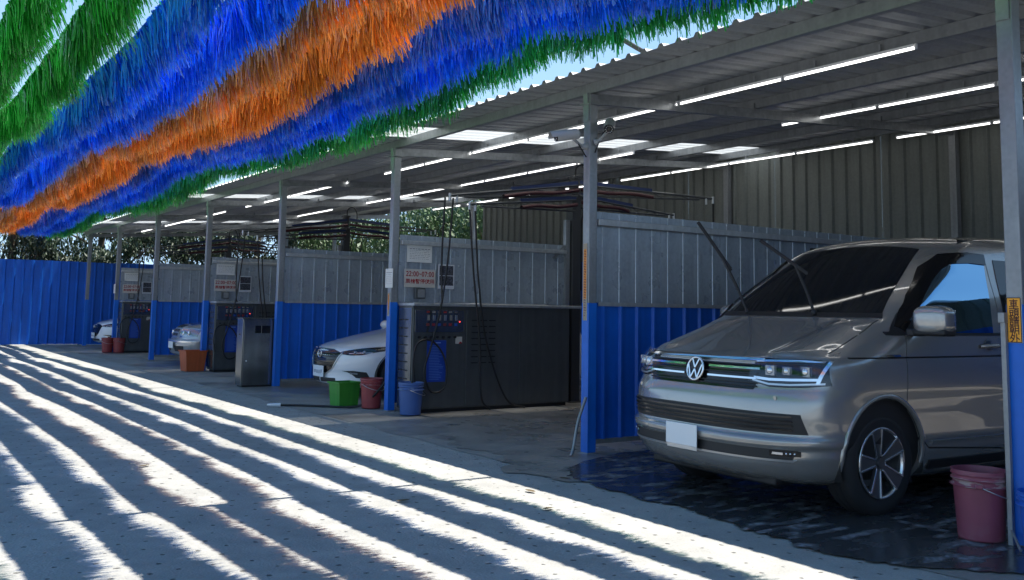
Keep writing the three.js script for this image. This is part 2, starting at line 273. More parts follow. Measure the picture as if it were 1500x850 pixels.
// ---------------------------------------------------------------- lettering (drawn stroke by stroke; the fonts hold no Chinese characters)
const GLYPH = {
  che: '1.5,1.6,8.5,1.6 2.5,3,7.5,3 2.5,4.7,7.5,4.7 2.5,6.4,7.5,6.4 2.5,3,2.5,6.4 7.5,3,7.5,6.4 1,8,9,8 5,.5,5,9.7',
  tou: '.8,1,4.6,1 1.2,2.8,4.2,2.8 1.2,5,4.2,5 1.2,2.8,1.2,5 4.2,2.8,4.2,5 1.5,6,2,8 3.9,6,3.3,8 .6,8.8,4.8,8.4 5.2,1,9.6,1 7.3,1,6.9,2.4 5.8,2.4,9.2,2.4 5.8,2.4,5.8,7 9.2,2.4,9.2,7 5.8,4,9.2,4 5.8,5.5,9.2,5.5 5.8,7,9.2,7 6.6,7.4,5.2,9.5 8.2,7.4,9.6,9.5',
  qing: '2,.5,2.5,1.4 .6,2,4.2,2 1.2,3.4,3.8,3.4 1.2,4.8,3.8,4.8 1.2,6.2,3.8,6.2 1.2,6.2,1.2,9 3.8,6.2,3.8,9 1.2,9,3.8,9 5,1.2,9.4,1.2 5.3,2.5,9.1,2.5 4.8,3.9,9.6,3.9 7.2,.4,7.2,3.9 5.6,5,5.6,9.6 5.6,5,8.9,5 8.9,5,8.9,9.5 5.6,6.5,8.9,6.5 5.6,8,8.9,8',
  chao: '.8,1.4,4.6,1.4 2.7,.4,2.7,3 1.2,3,4.2,3 1.2,3,1.2,6 4.2,3,4.2,6 1.2,4.5,4.2,4.5 1.2,6,4.2,6 .6,7.4,4.8,7.4 2.7,6,2.7,9.7 5.8,1,5.8,6.5 5.8,6.5,5,9.6 5.8,1,9.2,1 9.2,1,9.2,9.5 5.8,3.6,9.2,3.6 5.8,6.1,9.2,6.1',
  wai: '3,.6,1,5 2.4,2.2,5,2.2 5,2.2,4,6 4,6,1,9.4 2.2,4.4,3.8,6 7,.4,7,9.7 7,4,9.5,6',
  feng: '1.6,1,1.6,6 1.6,6,.8,9.5 1.6,1,8.4,1 8.4,1,8.6,8 8.6,8,9.6,9.5 3,2.4,6.8,2.2 3.2,4,6.8,4 3.2,4,3.2,6.4 6.8,4,6.8,6.4 3.2,6.4,6.8,6.4 5,2.4,5,8.6 2.6,8.8,7.4,8.6',
  qiang: '.5,2.8,4,2.8 2.3,.5,2.3,9.6 2.3,3.4,.6,6.6 2.5,3.6,3.8,5.4 6.8,.5,4.4,3.2 6.8,.5,9.6,3.2 5.8,3,8.2,3 5.6,4,8.6,4 8.6,4,8.6,6 5.6,5,8.6,5 5.6,6,8.6,6 5.6,4,5,9.4 6,7,8.8,7 6,7,6,9.4 8.8,7,8.8,9.4 6,9.4,8.8,9.4',
  zan: '.8,1,4.6,1 1.2,2,4.2,2 1.2,3.2,4.2,3.2 1.2,2,1.2,4.2 4.2,2,4.2,4.2 1.2,4.2,4.2,4.2 .6,5.2,4.8,5.2 2.7,.3,2.7,6 9,.6,6,1.4 6,1.4,5.6,5.8 6,2.9,9.6,2.9 8,2.9,8,6 2.6,6.5,7.4,6.5 2.6,6.5,2.6,9.7 7.4,6.5,7.4,9.7 2.6,8.1,7.4,8.1 2.6,9.7,7.4,9.7',
  ting: '2.4,.5,.6,4.4 1.8,2.8,1.8,9.7 6.4,.3,6.6,1.2 3.6,1.4,9.4,1.4 4.8,2.3,8.4,2.3 4.8,2.3,4.8,3.9 8.4,2.3,8.4,3.9 4.8,3.9,8.4,3.9 3.6,5,9.4,5 3.6,5,3.6,6 9.4,5,9.4,6 4.6,6.6,8.6,6.6 6.6,6.6,6.6,9.4 6.6,9.4,5.6,9',
  shi: '2.4,.5,.6,4.4 1.8,2.8,1.8,9.7 3.4,1.8,9.6,1.8 4.4,3.2,8.8,3.2 4.4,3.2,4.4,5.6 8.8,3.2,8.8,5.6 4.4,5.6,8.8,5.6 6.6,.4,6.6,6 6.6,6,3.4,9.6 4.6,6.4,9.6,9.6',
  yong: '1.8,1,1.8,6 1.8,6,.8,9.6 1.8,1,8.6,1 8.6,1,8.6,9.5 1.8,3.8,8.6,3.8 1.8,6.4,8.6,6.4 5.2,1,5.2,9.6',
};
function glyph(c, name, x, y, s, lw) { c.lineWidth = lw; c.lineCap = 'square'; for (const seg of GLYPH[name].split(' ')) { const [a, b, d, e] = seg.split(',').map(Number); c.beginPath(); c.moveTo(x + a * s / 10, y + b * s / 10); c.lineTo(x + d * s / 10, y + e * s / 10); c.stroke(); } }
const printed = (t, roughness = 0.6) => new THREE.MeshStandardMaterial({ map: t, roughness, side: THREE.DoubleSide });
const T_yellow = canvasTex(128, 416, (c, w, h) => { c.fillStyle = '#1c1010'; c.fillRect(0, 0, w, h); c.fillStyle = '#f2a72e'; c.fillRect(8, 8, w - 16, h - 16); c.strokeStyle = '#3a0d10'; ['che', 'tou', 'qing', 'chao', 'wai'].forEach((g, i) => glyph(c, g, 20, 16 + i * 79, 88, 9)); });
const T_red = canvasTex(512, 300, (c, w, h) => { c.fillStyle = '#b9b6ae'; c.fillRect(0, 0, w, h); c.fillStyle = '#8c1420'; c.font = 'bold 118px sans-serif'; c.textAlign = 'center'; c.textBaseline = 'middle'; c.fillText('22:00~07:00', w / 2, 78, 470); c.strokeStyle = '#8c1420'; ['feng', 'qiang', 'zan', 'ting', 'shi', 'yong'].forEach((g, i) => glyph(c, g, 18 + i * 80, 160, 78, 9)); });
const T_blueSign = canvasTex(128, 256, (c, w, h) => { c.fillStyle = '#0d3c9c'; c.fillRect(0, 0, w, h); c.fillStyle = '#8fb2e6'; c.fillRect(36, 10, 56, 6); for (let i = 0; i < 22; i++) { c.globalAlpha = 0.55; c.fillRect(14, 30 + i * 10, 60 + 40 * hash(i, 5), 3); } });
const T_paper = canvasTex(256, 180, (c, w, h) => { c.fillStyle = '#d6d8d4'; c.fillRect(0, 0, w, h); c.fillStyle = '#5a5d66'; for (let i = 0; i < 7; i++) { let x = 26; while (x < 215) { const l = 8 + 26 * hash(i, x, 6); c.fillRect(x, 34 + i * 18, l, i ? 3 : 6); x += l + 8; } } });
const T_poster = canvasTex(160, 220, (c, w, h) => { c.fillStyle = '#c3c8ce'; c.fillRect(0, 0, w, h); for (const y0 of [12, 104]) for (let i = 0; i < 14; i++) for (let j = 0; j < 9; j++) { const v = 28 + 60 * hash(i, j, y0); c.fillStyle = `rgb(${v},${v * 1.05},${v * 1.2})`; c.fillRect(12 + i * 9.7, y0 + j * 9.6, 10, 10); } });
const T_orange = canvasTex(48, 512, (c, w, h) => { c.fillStyle = '#9d917c'; c.fillRect(0, 0, w, h); c.fillStyle = '#d8862c'; c.fillRect(6, 40, w - 12, 330); c.fillStyle = '#5a2436'; for (let i = 0; i < 26; i++) { c.fillRect(12 + 3 * hash(i, 1), 50 + i * 17, 8 + 4 * hash(i, 2), 9); c.fillRect(26, 52 + i * 17, 9 * hash(i, 3) + 3, 8); } });
const T_plate = canvasTex(256, 128, (c, w, h) => { c.fillStyle = '#d9dde2'; c.fillRect(0, 0, w, h); c.fillStyle = '#4a5568'; for (let i = 0; i < 7; i++) c.fillRect(22 + i * 31, 42 + 10 * hash(i, 1), 16, 46 - 12 * hash(i, 2)); });
// a thin plate with a print on its front; face: '+z' or '-x'
function plate(name, label, cat, [x, y, z], w, h, tx, face = '+z', group, thick = 0.004) {
  const t = thing(name, label, cat, [x, y, z], face === '+z' ? 0 : -Math.PI / 2, group);
  mesh('backing', box(-w / 2, w / 2, 0, h, 0, thick), M.paper, t);
  mesh('print', new THREE.PlaneGeometry(w - 0.002, h - 0.002).translate(0, h / 2, thick + 0.0015), printed(tx), t);
  return t;
}
plate('warning_sign', 'yellow sign with dark Chinese characters on the post by the pink pail', 'sign', [-0.004, 1.165, 3.945], 0.088, 0.265, T_yellow, '-x');
plate('sticker', 'long narrow orange and grey sticker on the post by the van', 'sticker', [-0.004, 1.22, -0.045], 0.055, 0.72, T_orange, '-x');
plate('notice_plate', 'small white notice fixed to the post by the blue pail', 'notice', [-0.006, 1.56, POST(1) - 0.045], 0.2, 0.245, T_paper, '-x');
plate('notice_plate', 'small white notice on the post by the two faded red pails', 'notice', [-0.006, 1.56, POST(5) - 0.045], 0.2, 0.245, T_paper, '-x');
plate('sticker', 'faded narrow sticker under the small white notice by the blue pail', 'sticker', [-0.004, 1.2, POST(1) - 0.045], 0.05, 0.3, T_orange, '-x');

// ---------------------------------------------------------------- LED tubes hung under three purlins
{
  const glow = new THREE.MeshStandardMaterial({ color: 0xffffff, emissive: lin(1, 0.99, 0.95), emissiveIntensity: 1.6, roughness: 0.4 });
  const L = 1.3, tg = rod([0, 0, -L / 2 + 0.01], [0, 0, L / 2 - 0.01], 0.010), hg = join([box(-0.016, 0.016, 0.012, 0.034, -L / 2 + 0.02, L / 2 - 0.02), box(-0.012, 0.012, -0.011, 0.034, -L / 2 - 0.002, -L / 2 + 0.012), box(-0.012, 0.012, -0.011, 0.034, L / 2 - 0.012, L / 2 + 0.002)]), bg = box(-0.004, 0.004, 0.034, 0.1, -0.01, 0.01);
  const rows = [
    [1.15, 3.418, 2.66, [0, 1, 2, 3, 4, 5, 6, 8, 9, 10, 11, 13, 14, 15, 16, 18], 'street-side purlin'],
    [3.45, 3.578, 2.05, [-2, -1, 0, 1, 4, 5, 6, 7, 8, 9, 10, 12, 13, 14], 'middle purlin'],
    [5.75, 3.69, 0.77 + 1.3, [-2, -1, 0, 1, 2.25, 3.25, 4.25, 5.25, 6.5, 8, 9.3, 10.5], 'purlin by the back wall'],
  ];
  for (const [x, y, z0, ks, where] of rows) for (const k of ks) {
    const z = z0 - (k + 0.5) * 1.32, t = thing('tube_light', 'lit white LED tube under the ' + where, 'tube light', [x, y, z], 0, 'LED tubes under the ' + where);
    mesh('tube', tg, glow, t); mesh('housing', hg, M.white, t); for (const q of [-0.32, 0.32]) mesh('bracket', bg, M.steel, t).position.z = q;
    const l = new THREE.RectAreaLight(lin(1, 0.99, 0.95), 1.6, 0.02, L - 0.06); l.position.set(0, -0.0125, 0); l.rotation.x = -Math.PI / 2; l.castShadow = true; t.add(l);
  }
}

// ---------------------------------------------------------------- wash machines on every second partition
const bayOf = { 1: 'the empty bay', 3: 'the bay with the upright cabinet', 5: 'the end bay' };
let mp0, wm0, boom0;
for (const k of [1, 3, 5]) {
  const z = POST(k), where = bayOf[k];
  const L1 = 'grey sheet partition with notices above the wash machine in ' + where, L2 = 'dark steel wash machine cabinet with control panel in ' + where, L3 = 'boom column with swinging hose arms standing by ' + where;
  const gp = 'machine partitions', gm = 'wash machines', gb = 'hose boom columns';
  if (k > 1) { copyOf(mp0, [0, 0, z], L1); copyOf(wm0, [0, 0, z], L2); copyOf(boom0, [0, 0, z], L3); }
  else {
    mp0 = thing('machine_partition', L1, 'wall', [0, 0, z], 0, gp);
    const w = 2.70 / 3, g = sheet(w, 1.385, 2.25, w / 4, 0.007, 0.2);
    for (let i = 0; i < 3; i++) mesh('grey_sheet', g, M.greySheet, mp0).position.set(0.12 + i * w, 0, -0.03 + 0.001 * (i & 1));
    const w2 = 2.7 / 3, gl = sheet(w2, 0.1, 1.36, w2 / 4, 0.02, 0.2);
    for (let i = 0; i < 3; i++) mesh('blue_sheet', gl, M.blueSheet, mp0).position.set(0.12 + i * w2, 0, -0.06);
    mesh('top_rail', rbox(0.12, 2.80, 2.12, 2.175, -0.008, 0.04, 0.005), M.trim, mp0);
    mesh('ledge', [rbox(0.12, 2.80, 1.335, 1.372, -0.02, 0.40, 0.005)], M.trim, mp0);
    mesh('end_stud', [box(2.80, 2.87, 0, 2.62, -0.05, 0.02), bar([2.82, 2.25, -0.02], [2.6, 2.05, -0.02], 0.04)], M.steel, mp0);

    wm0 = thing('wash_machine', L2, 'machine', [0, 0, z], 0, gm);
    const F = 0.372; // front face
    mesh('cabinet_body', rbox(0.125, 2.60, 0.05, 1.333, 0.0, F, 0.006), M.cabinet, wm0);
    mesh('plinth', box(0.16, 2.57, 0.004, 0.05, 0.03, F - 0.03), M.black, wm0);
    mesh('end_panel', rbox(0.115, 0.1245, 0.08, 1.31, 0.03, F - 0.02, 0.003), M.stainless, wm0);
    for (let i = 0; i < 9; i++) for (const q of [0.09, 0.22]) mesh('louvre', bar([0.112, 0.32 + i * 0.105, q - 0.045], [0.112, 0.32 + i * 0.105, q + 0.045], 0.008, 0.016), M.black, wm0);
    for (const [x0, x1] of [[0.13, 0.9], [0.91, 1.74], [1.75, 2.59]]) mesh('door_panel', rbox(x0, x1, 0.07, 1.30, F + 0.001, F + 0.009, 0.004), M.cabinet, wm0);
    const pn = mesh('control_panel', [rbox(0.15, 0.86, 1.005, 1.285, F + 0.010, F + 0.016, 0.003)], M.stainless, wm0);
    M.lampOff = std([0.2, 0.2, 0.2], 0.5);
    const chip = [[0.30, 0.03, 0.03], [0.02, 0.08, 0.35], [0.25, 0.25, 0.24], [0.16, 0.03, 0.03], [0.12, 0.12, 0.12], [0.2, 0.02, 0.04]].map((c) => std(c, 0.5));
    for (let r = 0; r < 2; r++) for (let i = 0; i < 6; i++) {
      const x = 0.31 + i * 0.082;
      mesh('function_label', rbox(x, x + 0.046, r ? 1.085 : 1.25, r ? 1.12 : 1.272, F + 0.0165, F + 0.020, 0.002), chip[(i * 2 + r * 3) % 6], pn);
      if (!r) mesh('indicator_strip', rbox(x + 0.012, x + 0.05, 1.155, 1.225, F + 0.0165, F + 0.019, 0.002), i % 2 ? M.satin : M.lampOff, pn);
    }
    const lampM = new THREE.MeshStandardMaterial({ color: 0xff5040, emissive: lin(1, 0.06, 0.05), emissiveIntensity: 1.2 });
    mesh('indicator_lamp', new THREE.SphereGeometry(0.009, 10, 8).translate(0.80, 1.14, F + 0.018), lampM, pn);
    for (let i = 0; i < 7; i++) mesh('push_button', rod([0.21 + i * 0.087, 0.945, F + 0.008], [0.21 + i * 0.087, 0.945, F + 0.032], 0.017), M.black, wm0);
    for (let c = 0; c < 3; c++) for (let r = 0; r < 8; r++) mesh('louvre', bar([0.985 + c * 0.135, 1.16 - r * 0.078, F + 0.011], [1.085 + c * 0.135, 1.16 - r * 0.078, F + 0.011], 0.010, 0.014), M.black, wm0);
    mesh('price_label', rbox(0.745, 0.845, 0.86, 0.95, F + 0.0095, F + 0.0125, 0.001), printed(T_red), wm0);
    mesh('instruction_board', rbox(0.33, 0.61, 0.385, 0.905, F + 0.0095, F + 0.0135, 0.001), std([0.012, 0.06, 0.34], 0.5), wm0);
    mesh('instruction_print', new THREE.PlaneGeometry(0.27, 0.51).translate(0.47, 0.645, F + 0.015), printed(T_blueSign), wm0);

    boom0 = thing('hose_boom', L3, 'boom', [0, 0, z], 0, gb);
    mesh('column', [rbox(2.90, 3.06, 0.004, 3.02, -0.12, 0.04, 0.01), box(2.84, 3.12, 0.004, 0.016, -0.2, 0.12)], M.boomPaint, boom0);
    mesh('swivel_head', [rod([2.98, 2.78, -0.04], [2.98, 3.26, -0.04], 0.075), rod([2.98, 3.24, -0.04], [2.98, 3.27, -0.04], 0.1)], M.boomPaint, boom0);
    const Ml = std([0.10, 0.105, 0.11], 0.4, 0.6), Mb = std([0.008, 0.025, 0.10], 0.5), Mr = std([0.05, 0.008, 0.012], 0.55);
    const arm = (a, b, n, redTo) => {
      const t = (q, dy, dz = 0) => [lerp(a[0], b[0], q), lerp(a[1], b[1], q) + dy, lerp(a[2], b[2], q) + dz];
      const m = mesh('arm', [rod(t(0, 0.035), t(1, 0.0), 0.017), rod(t(0, -0.13), t(0.9, -0.03), 0.014), ...[0.15, 0.35, 0.55, 0.75].map((q) => rod(t(q, 0.03 * (1 - q)), t(q + 0.08, -0.13 + 0.1 * (q + 0.08) / 0.9), 0.007))], Ml, boom0);
      mesh('supply_hose', [tube([0, 0.2, 0.4, redTo].map((q, i) => t(q, -0.04 - 0.02 * (i % 2), 0.03)), 0.028, 30, 8)], Mr, m);
      mesh('cover_strip', bar(t(0, 0.07), t(0.55, 0.04), 0.03, 0.05), Mb, m);
      mesh('end_swivel', [rod(t(1, 0.03), t(1, -0.07), 0.02), rod(t(0.95, 0.0), t(0.95, -0.09), 0.016)], M.satin, m);
    };
    arm([2.95, 3.10, 0.08], [0.55, 2.75, 0.49], 6, 0.62);
    arm([2.92, 2.88, 0.08], [0.85, 2.66, 0.49], 6, 0.55);
    arm([3.02, 3.12, 0.05], [4.42, 2.94, 1.36], 6, 0.55);
    arm([3.04, 2.95, -0.04], [5.10, 2.86, -0.14], 6, 0.5);
    const h = (pts) => mesh('hose', tube(pts, 0.0125, 70, 8), M.hose, boom0), q = (list, dz = 0.49) => list.map(([x, y], i) => [x, y, dz + 0.02 * Math.sin(i * 1.3)]);
    h(q([[0.60, 2.72], [0.54, 2.02], [0.45, 1.32], [0.33, 0.81], [0.25, 0.52], [0.35, 0.27], [0.51, 0.31], [0.54, 0.64], [0.41, 0.86], [0.26, 0.92], [0.12, 0.86], [0.07, 0.65], [0.11, 0.40]]));
    h([[0.48, 2.72, 0.49], [0.47, 2.2, 0.47], [0.47, 1.8, 0.46], [0.50, 1.40, 0.44], [0.56, 1.375, 0.33]]);
    h(q([[0.85, 2.62], [0.92, 1.77], [1.04, 0.9], [1.12, 0.12], [1.24, 0.02]]));
    h(q([[0.95, 2.58], [1.02, 1.6], [1.18, 0.81], [1.55, 0.09], [1.8, 0.02]], 0.47));
    h([[4.42, 2.9, 1.36], [4.41, 2.5, 1.37], [4.38, 1.4, 1.36], [4.3, 0.3, 1.4], [4.1, 0.02, 1.5], [3.7, 0.02, 1.4]]);
    h([[5.1, 2.82, -0.14], [5.1, 2.5, -0.12], [5.12, 1.4, -0.13], [5.2, 0.3, -0.1], [5.3, 0.02, 0.1]]);
    h([[3.0, 3.25, -0.04], [3.02, 3.42, -0.02], [3.12, 3.46, 0.0], [3.2, 3.36, 0.02], [3.2, 3.0, 0.0], [3.1, 2.6, 0.0], [3.1, 1.6, 0.0]]);
  }
  const on = ' on the machine partition of ' + where, zf = z + 0.0;
  plate('paper_notice', 'white printed sheet of paper' + on, 'notice', [0.40, 1.90, zf], 0.37, 0.22, T_paper, '+z', 'paper notices');
  plate('hours_sign', 'red-lettered hours sign' + on, 'sign', [0.415, 1.575, zf], 0.46, 0.235, T_red, '+z', 'hours signs');
  plate('poster', 'dark two-picture poster' + on, 'poster', [0.81, 1.565, zf], 0.25, 0.325, T_poster, '+z', 'posters');
  const b = thing('switch_box', 'small dark switch box' + on, 'switch box', [0.405, 1.425, zf], 0, 'switch boxes');
  mesh('case', rbox(-0.075, 0.075, 0, 0.14, 0, 0.045, 0.006), M.cabinet, b); mesh('cover', rbox(-0.04, 0.065, 0.02, 0.125, 0.0455, 0.05, 0.003), M.steelDark, b);
}

// ---------------------------------------------------------------- upright cabinet before the third machine bay
{
  const t = thing('upright_cabinet', 'upright grey steel cabinet with a dark window standing on its own', 'cabinet', [-0.5, 0, -8.13]);
  const b = mesh('case', rbox(0, 0.60, 0.03, 1.09, -0.28, 0, 0.008), M.stainless, t);
  mesh('foot', box(0.03, 0.57, 0.004, 0.03, -0.26, -0.02), M.black, t);
  const d = mesh('door', rbox(0.02, 0.585, 0.06, 1.06, 0.001, 0.012, 0.004), M.stainless, t);
  mesh('window', rbox(0.20, 0.45, 0.86, 0.98, 0.0125, 0.017, 0.003), M.blackGloss, d);
  mesh('window', rbox(0.30, 0.305, 0.86, 0.98, 0.0175, 0.020, 0.001), M.steelDark, d);
  mesh('lock', rod([0.07, 0.42, 0.012], [0.07, 0.42, 0.022], 0.012), M.chrome, d);
  mesh('lock', rod([-0.008, 0.84, -0.13], [0.002, 0.84, -0.13], 0.014), M.black, t);
  mesh('lid', rbox(-0.012, 0.612, 1.091, 1.102, -0.29, 0.016, 0.004), M.stainless, t);
}

// ---------------------------------------------------------------- cameras on the post
M.camera = std([0.42, 0.42, 0.42], 0.45);
function cctv(label, [x, y, z], dir, armTo) {
  const t = thing('security_camera', label, 'camera', [x, y, z], 0, 'bullet cameras on the post'), d = V3(...dir).normalize();
  const g = new THREE.Group(); g.name = 'camera_head'; g.quaternion.setFromRotationMatrix(new THREE.Matrix4().lookAt(d, V3(0, 0, 0), V3(0, 1, 0))); t.add(g);
  mesh('housing', [rod([0, 0, -0.13], [0, 0, 0.085], 0.045, 0.045, 24), rod([0, 0, -0.145], [0, 0, -0.13], 0.036, 0.045, 24)], M.camera, g);
  const sh = new THREE.CylinderGeometry(0.053, 0.053, 0.27, 24, 1, true, Math.PI - 1.75, 3.5).rotateX(Math.PI / 2);
  mesh('sun_hood', sh.translate(0, 0.004, 0.01), M.camera, g);
  mesh('front_ring', [rod([0, 0, 0.085], [0, 0, 0.096], 0.045, 0.042, 24)], M.black, g);
  const ln = mesh('lens', rod([0, 0, 0.096], [0, 0, 0.099], 0.018, 0.016, 20), M.blackGloss, g); ln.name = 'lens';
  for (let i = 0; i < 10; i++) { const a = i / 10 * 6.283; mesh('infrared_lamp', new THREE.SphereGeometry(0.005, 8, 6).translate(0.031 * Math.cos(a), 0.031 * Math.sin(a), 0.097), M.paper, g); }
  const base = V3(...armTo).sub(V3(x, y, z)); const back = d.clone().multiplyScalar(-0.09).add(V3(0, -0.045, 0));
  mesh('bracket', [rod([back.x, back.y, back.z], [base.x * 0.8, base.y * 0.8 - 0.02, base.z * 0.8], 0.014), rod([base.x * 0.8, base.y * 0.8 - 0.02, base.z * 0.8], [base.x, base.y, base.z], 0.02, 0.034, 16)], M.camera, t);
  mesh('cable', tube([[back.x, back.y + 0.03, back.z], [lerp(back.x, base.x, 0.5), back.y - 0.05, lerp(back.z, base.z, 0.5)], [base.x, base.y - 0.1, base.z]], 0.006, 20, 6), M.hose, t);
}
cctv('white bullet camera aimed along the yard from the post by the van', [-0.30, 2.92, 0.0], [-0.93, -0.18, -0.30], [-0.004, 2.86, -0.05]);
cctv('white bullet camera aimed down at the yard with its lamp ring showing', [0.13, 3.04, 0.13], [-0.62, -0.42, 0.66], [0.06, 2.90, 0.004]);

// ---------------------------------------------------------------- pails, bins and floor hose
const scuff = (c, worn, s, lo = 0.58, hi = 0.72) => tex(256, (u, v) => { const f = sst(lo, hi, fbm(u * 14, v * 20, s, 14, 4)) * sst(0.9, 0.2, v), k = 0.9 + 0.25 * (fbm(u * 8, v * 8, s + 3, 8, 3) - 0.5); return [0, 1, 2].map((i) => s2(lerp(c[i] * k, worn[i], f * 0.55))); }, { srgb: true });
function pail(label, [x, z], r0, r1, h, mat, turn = 0, group, handle = true) {
  const t = thing('pail', label, 'pail', [x, 0.0125, z], turn, group);
  mesh('bucket_body', lathe([[0.001, 0.006], [r0 - 0.01, 0.006], [r0, 0], [r0 + 0.002, 0.012], [lerp(r0, r1, 0.76), h * 0.76]], 40), mat, t);
  mesh('collar', lathe([[lerp(r0, r1, 0.76), h * 0.76], [r1 + 0.012, h * 0.77], [r1 + 0.012, h * 0.785], [r1 - 0.006, h * 0.795], [r1 - 0.005, h * 0.86], [r1 + 0.007, h * 0.865], [r1 + 0.007, h * 0.88], [r1 - 0.003, h * 0.89], [r1 - 0.001, h * 0.93], [r1 + 0.006, h * 0.935], [r1 + 0.006, h * 0.95], [r1, h * 0.965], [r1 + 0.006, h], [r1 - 0.004, h], [r1 - 0.006, h * 0.9], [r0 - 0.006, 0.01]], 40), mat, t);
  if (handle) {
    const b = [0, 1, 2, 3, 4, 5, 6].map((i) => { const a = Math.PI * i / 6; return [(r1 + 0.016) * Math.cos(a), h * 0.8 - 0.35 * r1 * 2 * Math.sin(a) * 0.72, (r1 + 0.025) * Math.sin(a)]; });
    mesh('handle', tube(b, 0.0035, 40, 6), M.satin, t);
    for (const s of [-1, 1]) mesh('ear', rbox(s * (r1 + 0.012) - 0.008, s * (r1 + 0.012) + 0.008, h * 0.775, h * 0.83, -0.02, 0.02, 0.004), mat, t);
  }
  return t;
}
const plastic = (c, worn, s) => new THREE.MeshPhysicalMaterial({ map: scuff(c, worn, s), roughness: 0.45, side: THREE.DoubleSide });
const pinkM = new THREE.MeshPhysicalMaterial({ map: scuff([0.27, 0.065, 0.10], [0.45, 0.40, 0.36], 11, 0.50, 0.60), roughness: 0.45, side: THREE.DoubleSide }), blueM = plastic([0.06, 0.13, 0.36], [0.3, 0.36, 0.5], 12), redM = plastic([0.34, 0.05, 0.05], [0.5, 0.42, 0.38], 13), brightBlue = plastic([0.02, 0.14, 0.62], [0.2, 0.35, 0.7], 14);
pail('faded pink pail with scuffed patches standing before the grey van', [-0.02, 3.71], 0.125, 0.152, 0.40, pinkM, 0.5);
pail('bright blue pail at the foot of the post with the yellow sign', [-0.03, 4.10], 0.115, 0.145, 0.33, brightBlue, 0.2);
pail('dusty blue pail at the foot of the wash machine', [0.06, -3.50], 0.125, 0.152, 0.39, blueM, 0.9);
pail('red pail squeezed between the green bin and the blue post', [-0.03, -4.40], 0.12, 0.145, 0.38, redM, 0.3);
pail('faded red pail of the pair before the far white car', [-0.16, -19.75], 0.12, 0.15, 0.38, redM, 0.2, 'pair of red pails');
pail('faded red pail of the pair before the far white car', [0.10, -19.62], 0.125, 0.155, 0.38, redM, 1.2, 'pair of red pails');
function bin(label, [x, z], w, d, h, taper, mat, turn, lip = 0.014) {
  const t = thing('plastic_bin', label, 'bin', [x, 0.012, z], turn);
  const wall = (k0, k1, y0, y1, o) => { const g = new THREE.CylinderGeometry(k1, k0, y1 - y0, 4, 1, true, Math.PI / 4).toNonIndexed(); g.scale(w / Math.SQRT2, 1, d / Math.SQRT2); g.translate(0, (y0 + y1) / 2, 0); g.computeVertexNormals(); return uvm(g, 2); };
  mesh('bin_body', [wall(taper, 1, 0, h), wall(taper - 0.03, 0.97, 0.006, h), new THREE.BoxGeometry(w * taper * 0.98, 0.008, d * taper * 0.98).translate(0, 0.004, 0)], mat, t);
  mesh('rim', [box(-w / 2 - lip, w / 2 + lip, h - 0.02, h, -d / 2 - lip, -d / 2 + 0.004), box(-w / 2 - lip, w / 2 + lip, h - 0.02, h, d / 2 - 0.004, d / 2 + lip), box(-w / 2 - lip, -w / 2 + 0.004, h - 0.02, h, -d / 2 + 0.004, d / 2 - 0.004), box(w / 2 - 0.004, w / 2 + lip, h - 0.02, h, -d / 2 + 0.004, d / 2 - 0.004)], mat, t);
  return t;
}
bin('green square plastic bin on the floor under the white hatchback', [-0.20, -4.86], 0.33, 0.26, 0.31, 0.86, std([0.06, 0.33, 0.035], 0.45, 0, { map: dirtMap }), 0.15);
bin('orange plastic bin on the floor before the silver saloon', [-0.14, -12.05], 0.42, 0.36, 0.40, 0.82, std([0.58, 0.12, 0.035], 0.5, 0, { map: dirtMap }), 0.1);
{
  const t = thing('floor_hose', 'black hose with a pale nozzle lying on the concrete by the green bin', 'hose', [0, 0, 0]);
  mesh('hose', tube([[-1.02, 0.028, -5.06], [-0.8, 0.022, -5.0], [-0.5, 0.022, -4.72], [-0.25, 0.022, -4.5], [-0.12, 0.06, -4.42], [-0.05, 0.2, -4.25], [0.04, 0.36, -4.16], [0.1, 0.45, -4.2]], 0.014, 70, 8), M.hose, t);
  mesh('nozzle', [rod([-1.13, 0.032, -5.1], [-1.0, 0.03, -5.055], 0.018, 0.026), rod([-1.16, 0.034, -5.11], [-1.13, 0.032, -5.1], 0.012, 0.018)], M.white, t);
  const p = thing('leaning_pipe', 'thin grey pipe leaning against the foot of the post by the van', 'pipe', [-0.2, 0, 0.04]);
  mesh('pipe', tube([[-0.03, 0.012, 0.01], [0.0, 0.06, 0.0], [0.07, 0.3, -0.02], [0.17, 0.52, -0.03]], 0.014, 24, 8), M.steel, p);
  const u = thing('upright_rail', 'galvanised upright rail beside the post with the yellow sign', 'rail', [-0.006, 0, 3.905]);
  mesh('rail', [rbox(-0.03, 0.0, 0, 1.33, -0.03, 0.0, 0.004), rbox(-0.045, 0.03, 1.28, 1.34, -0.035, 0.004, 0.004)], M.steel, u); mesh('stay', rod([-0.015, 0.1, -0.015], [-0.14, 0.02, 0.1], 0.008), M.steel, u);
  // three leaves of old litter by the wet edge
  const lf = std([0.10, 0.07, 0.03], 0.8);
  [[-2.45, 1.05], [-1.5, 1.2], [-1.75, 1.75], [-0.95, 0.9], [-3.6, -1.2]].forEach(([x, z], i) => { const g = new THREE.CircleGeometry(0.035, 7); const pp = g.attributes.position; for (let j = 0; j < pp.count; j++) pp.setXYZ(j, pp.getX(j) * 1.5, pp.getY(j) * 0.7, 0.006 * hash(i, j)); g.rotateX(-Math.PI / 2).rotateY(i * 1.7); g.computeVertexNormals(); const m = mesh('dead_leaf', g, lf); m.position.set(x, 0.012, z); tag(m, 'curled brown dead leaf lying on the concrete', 'leaf', 'dead leaves on the concrete'); });
}

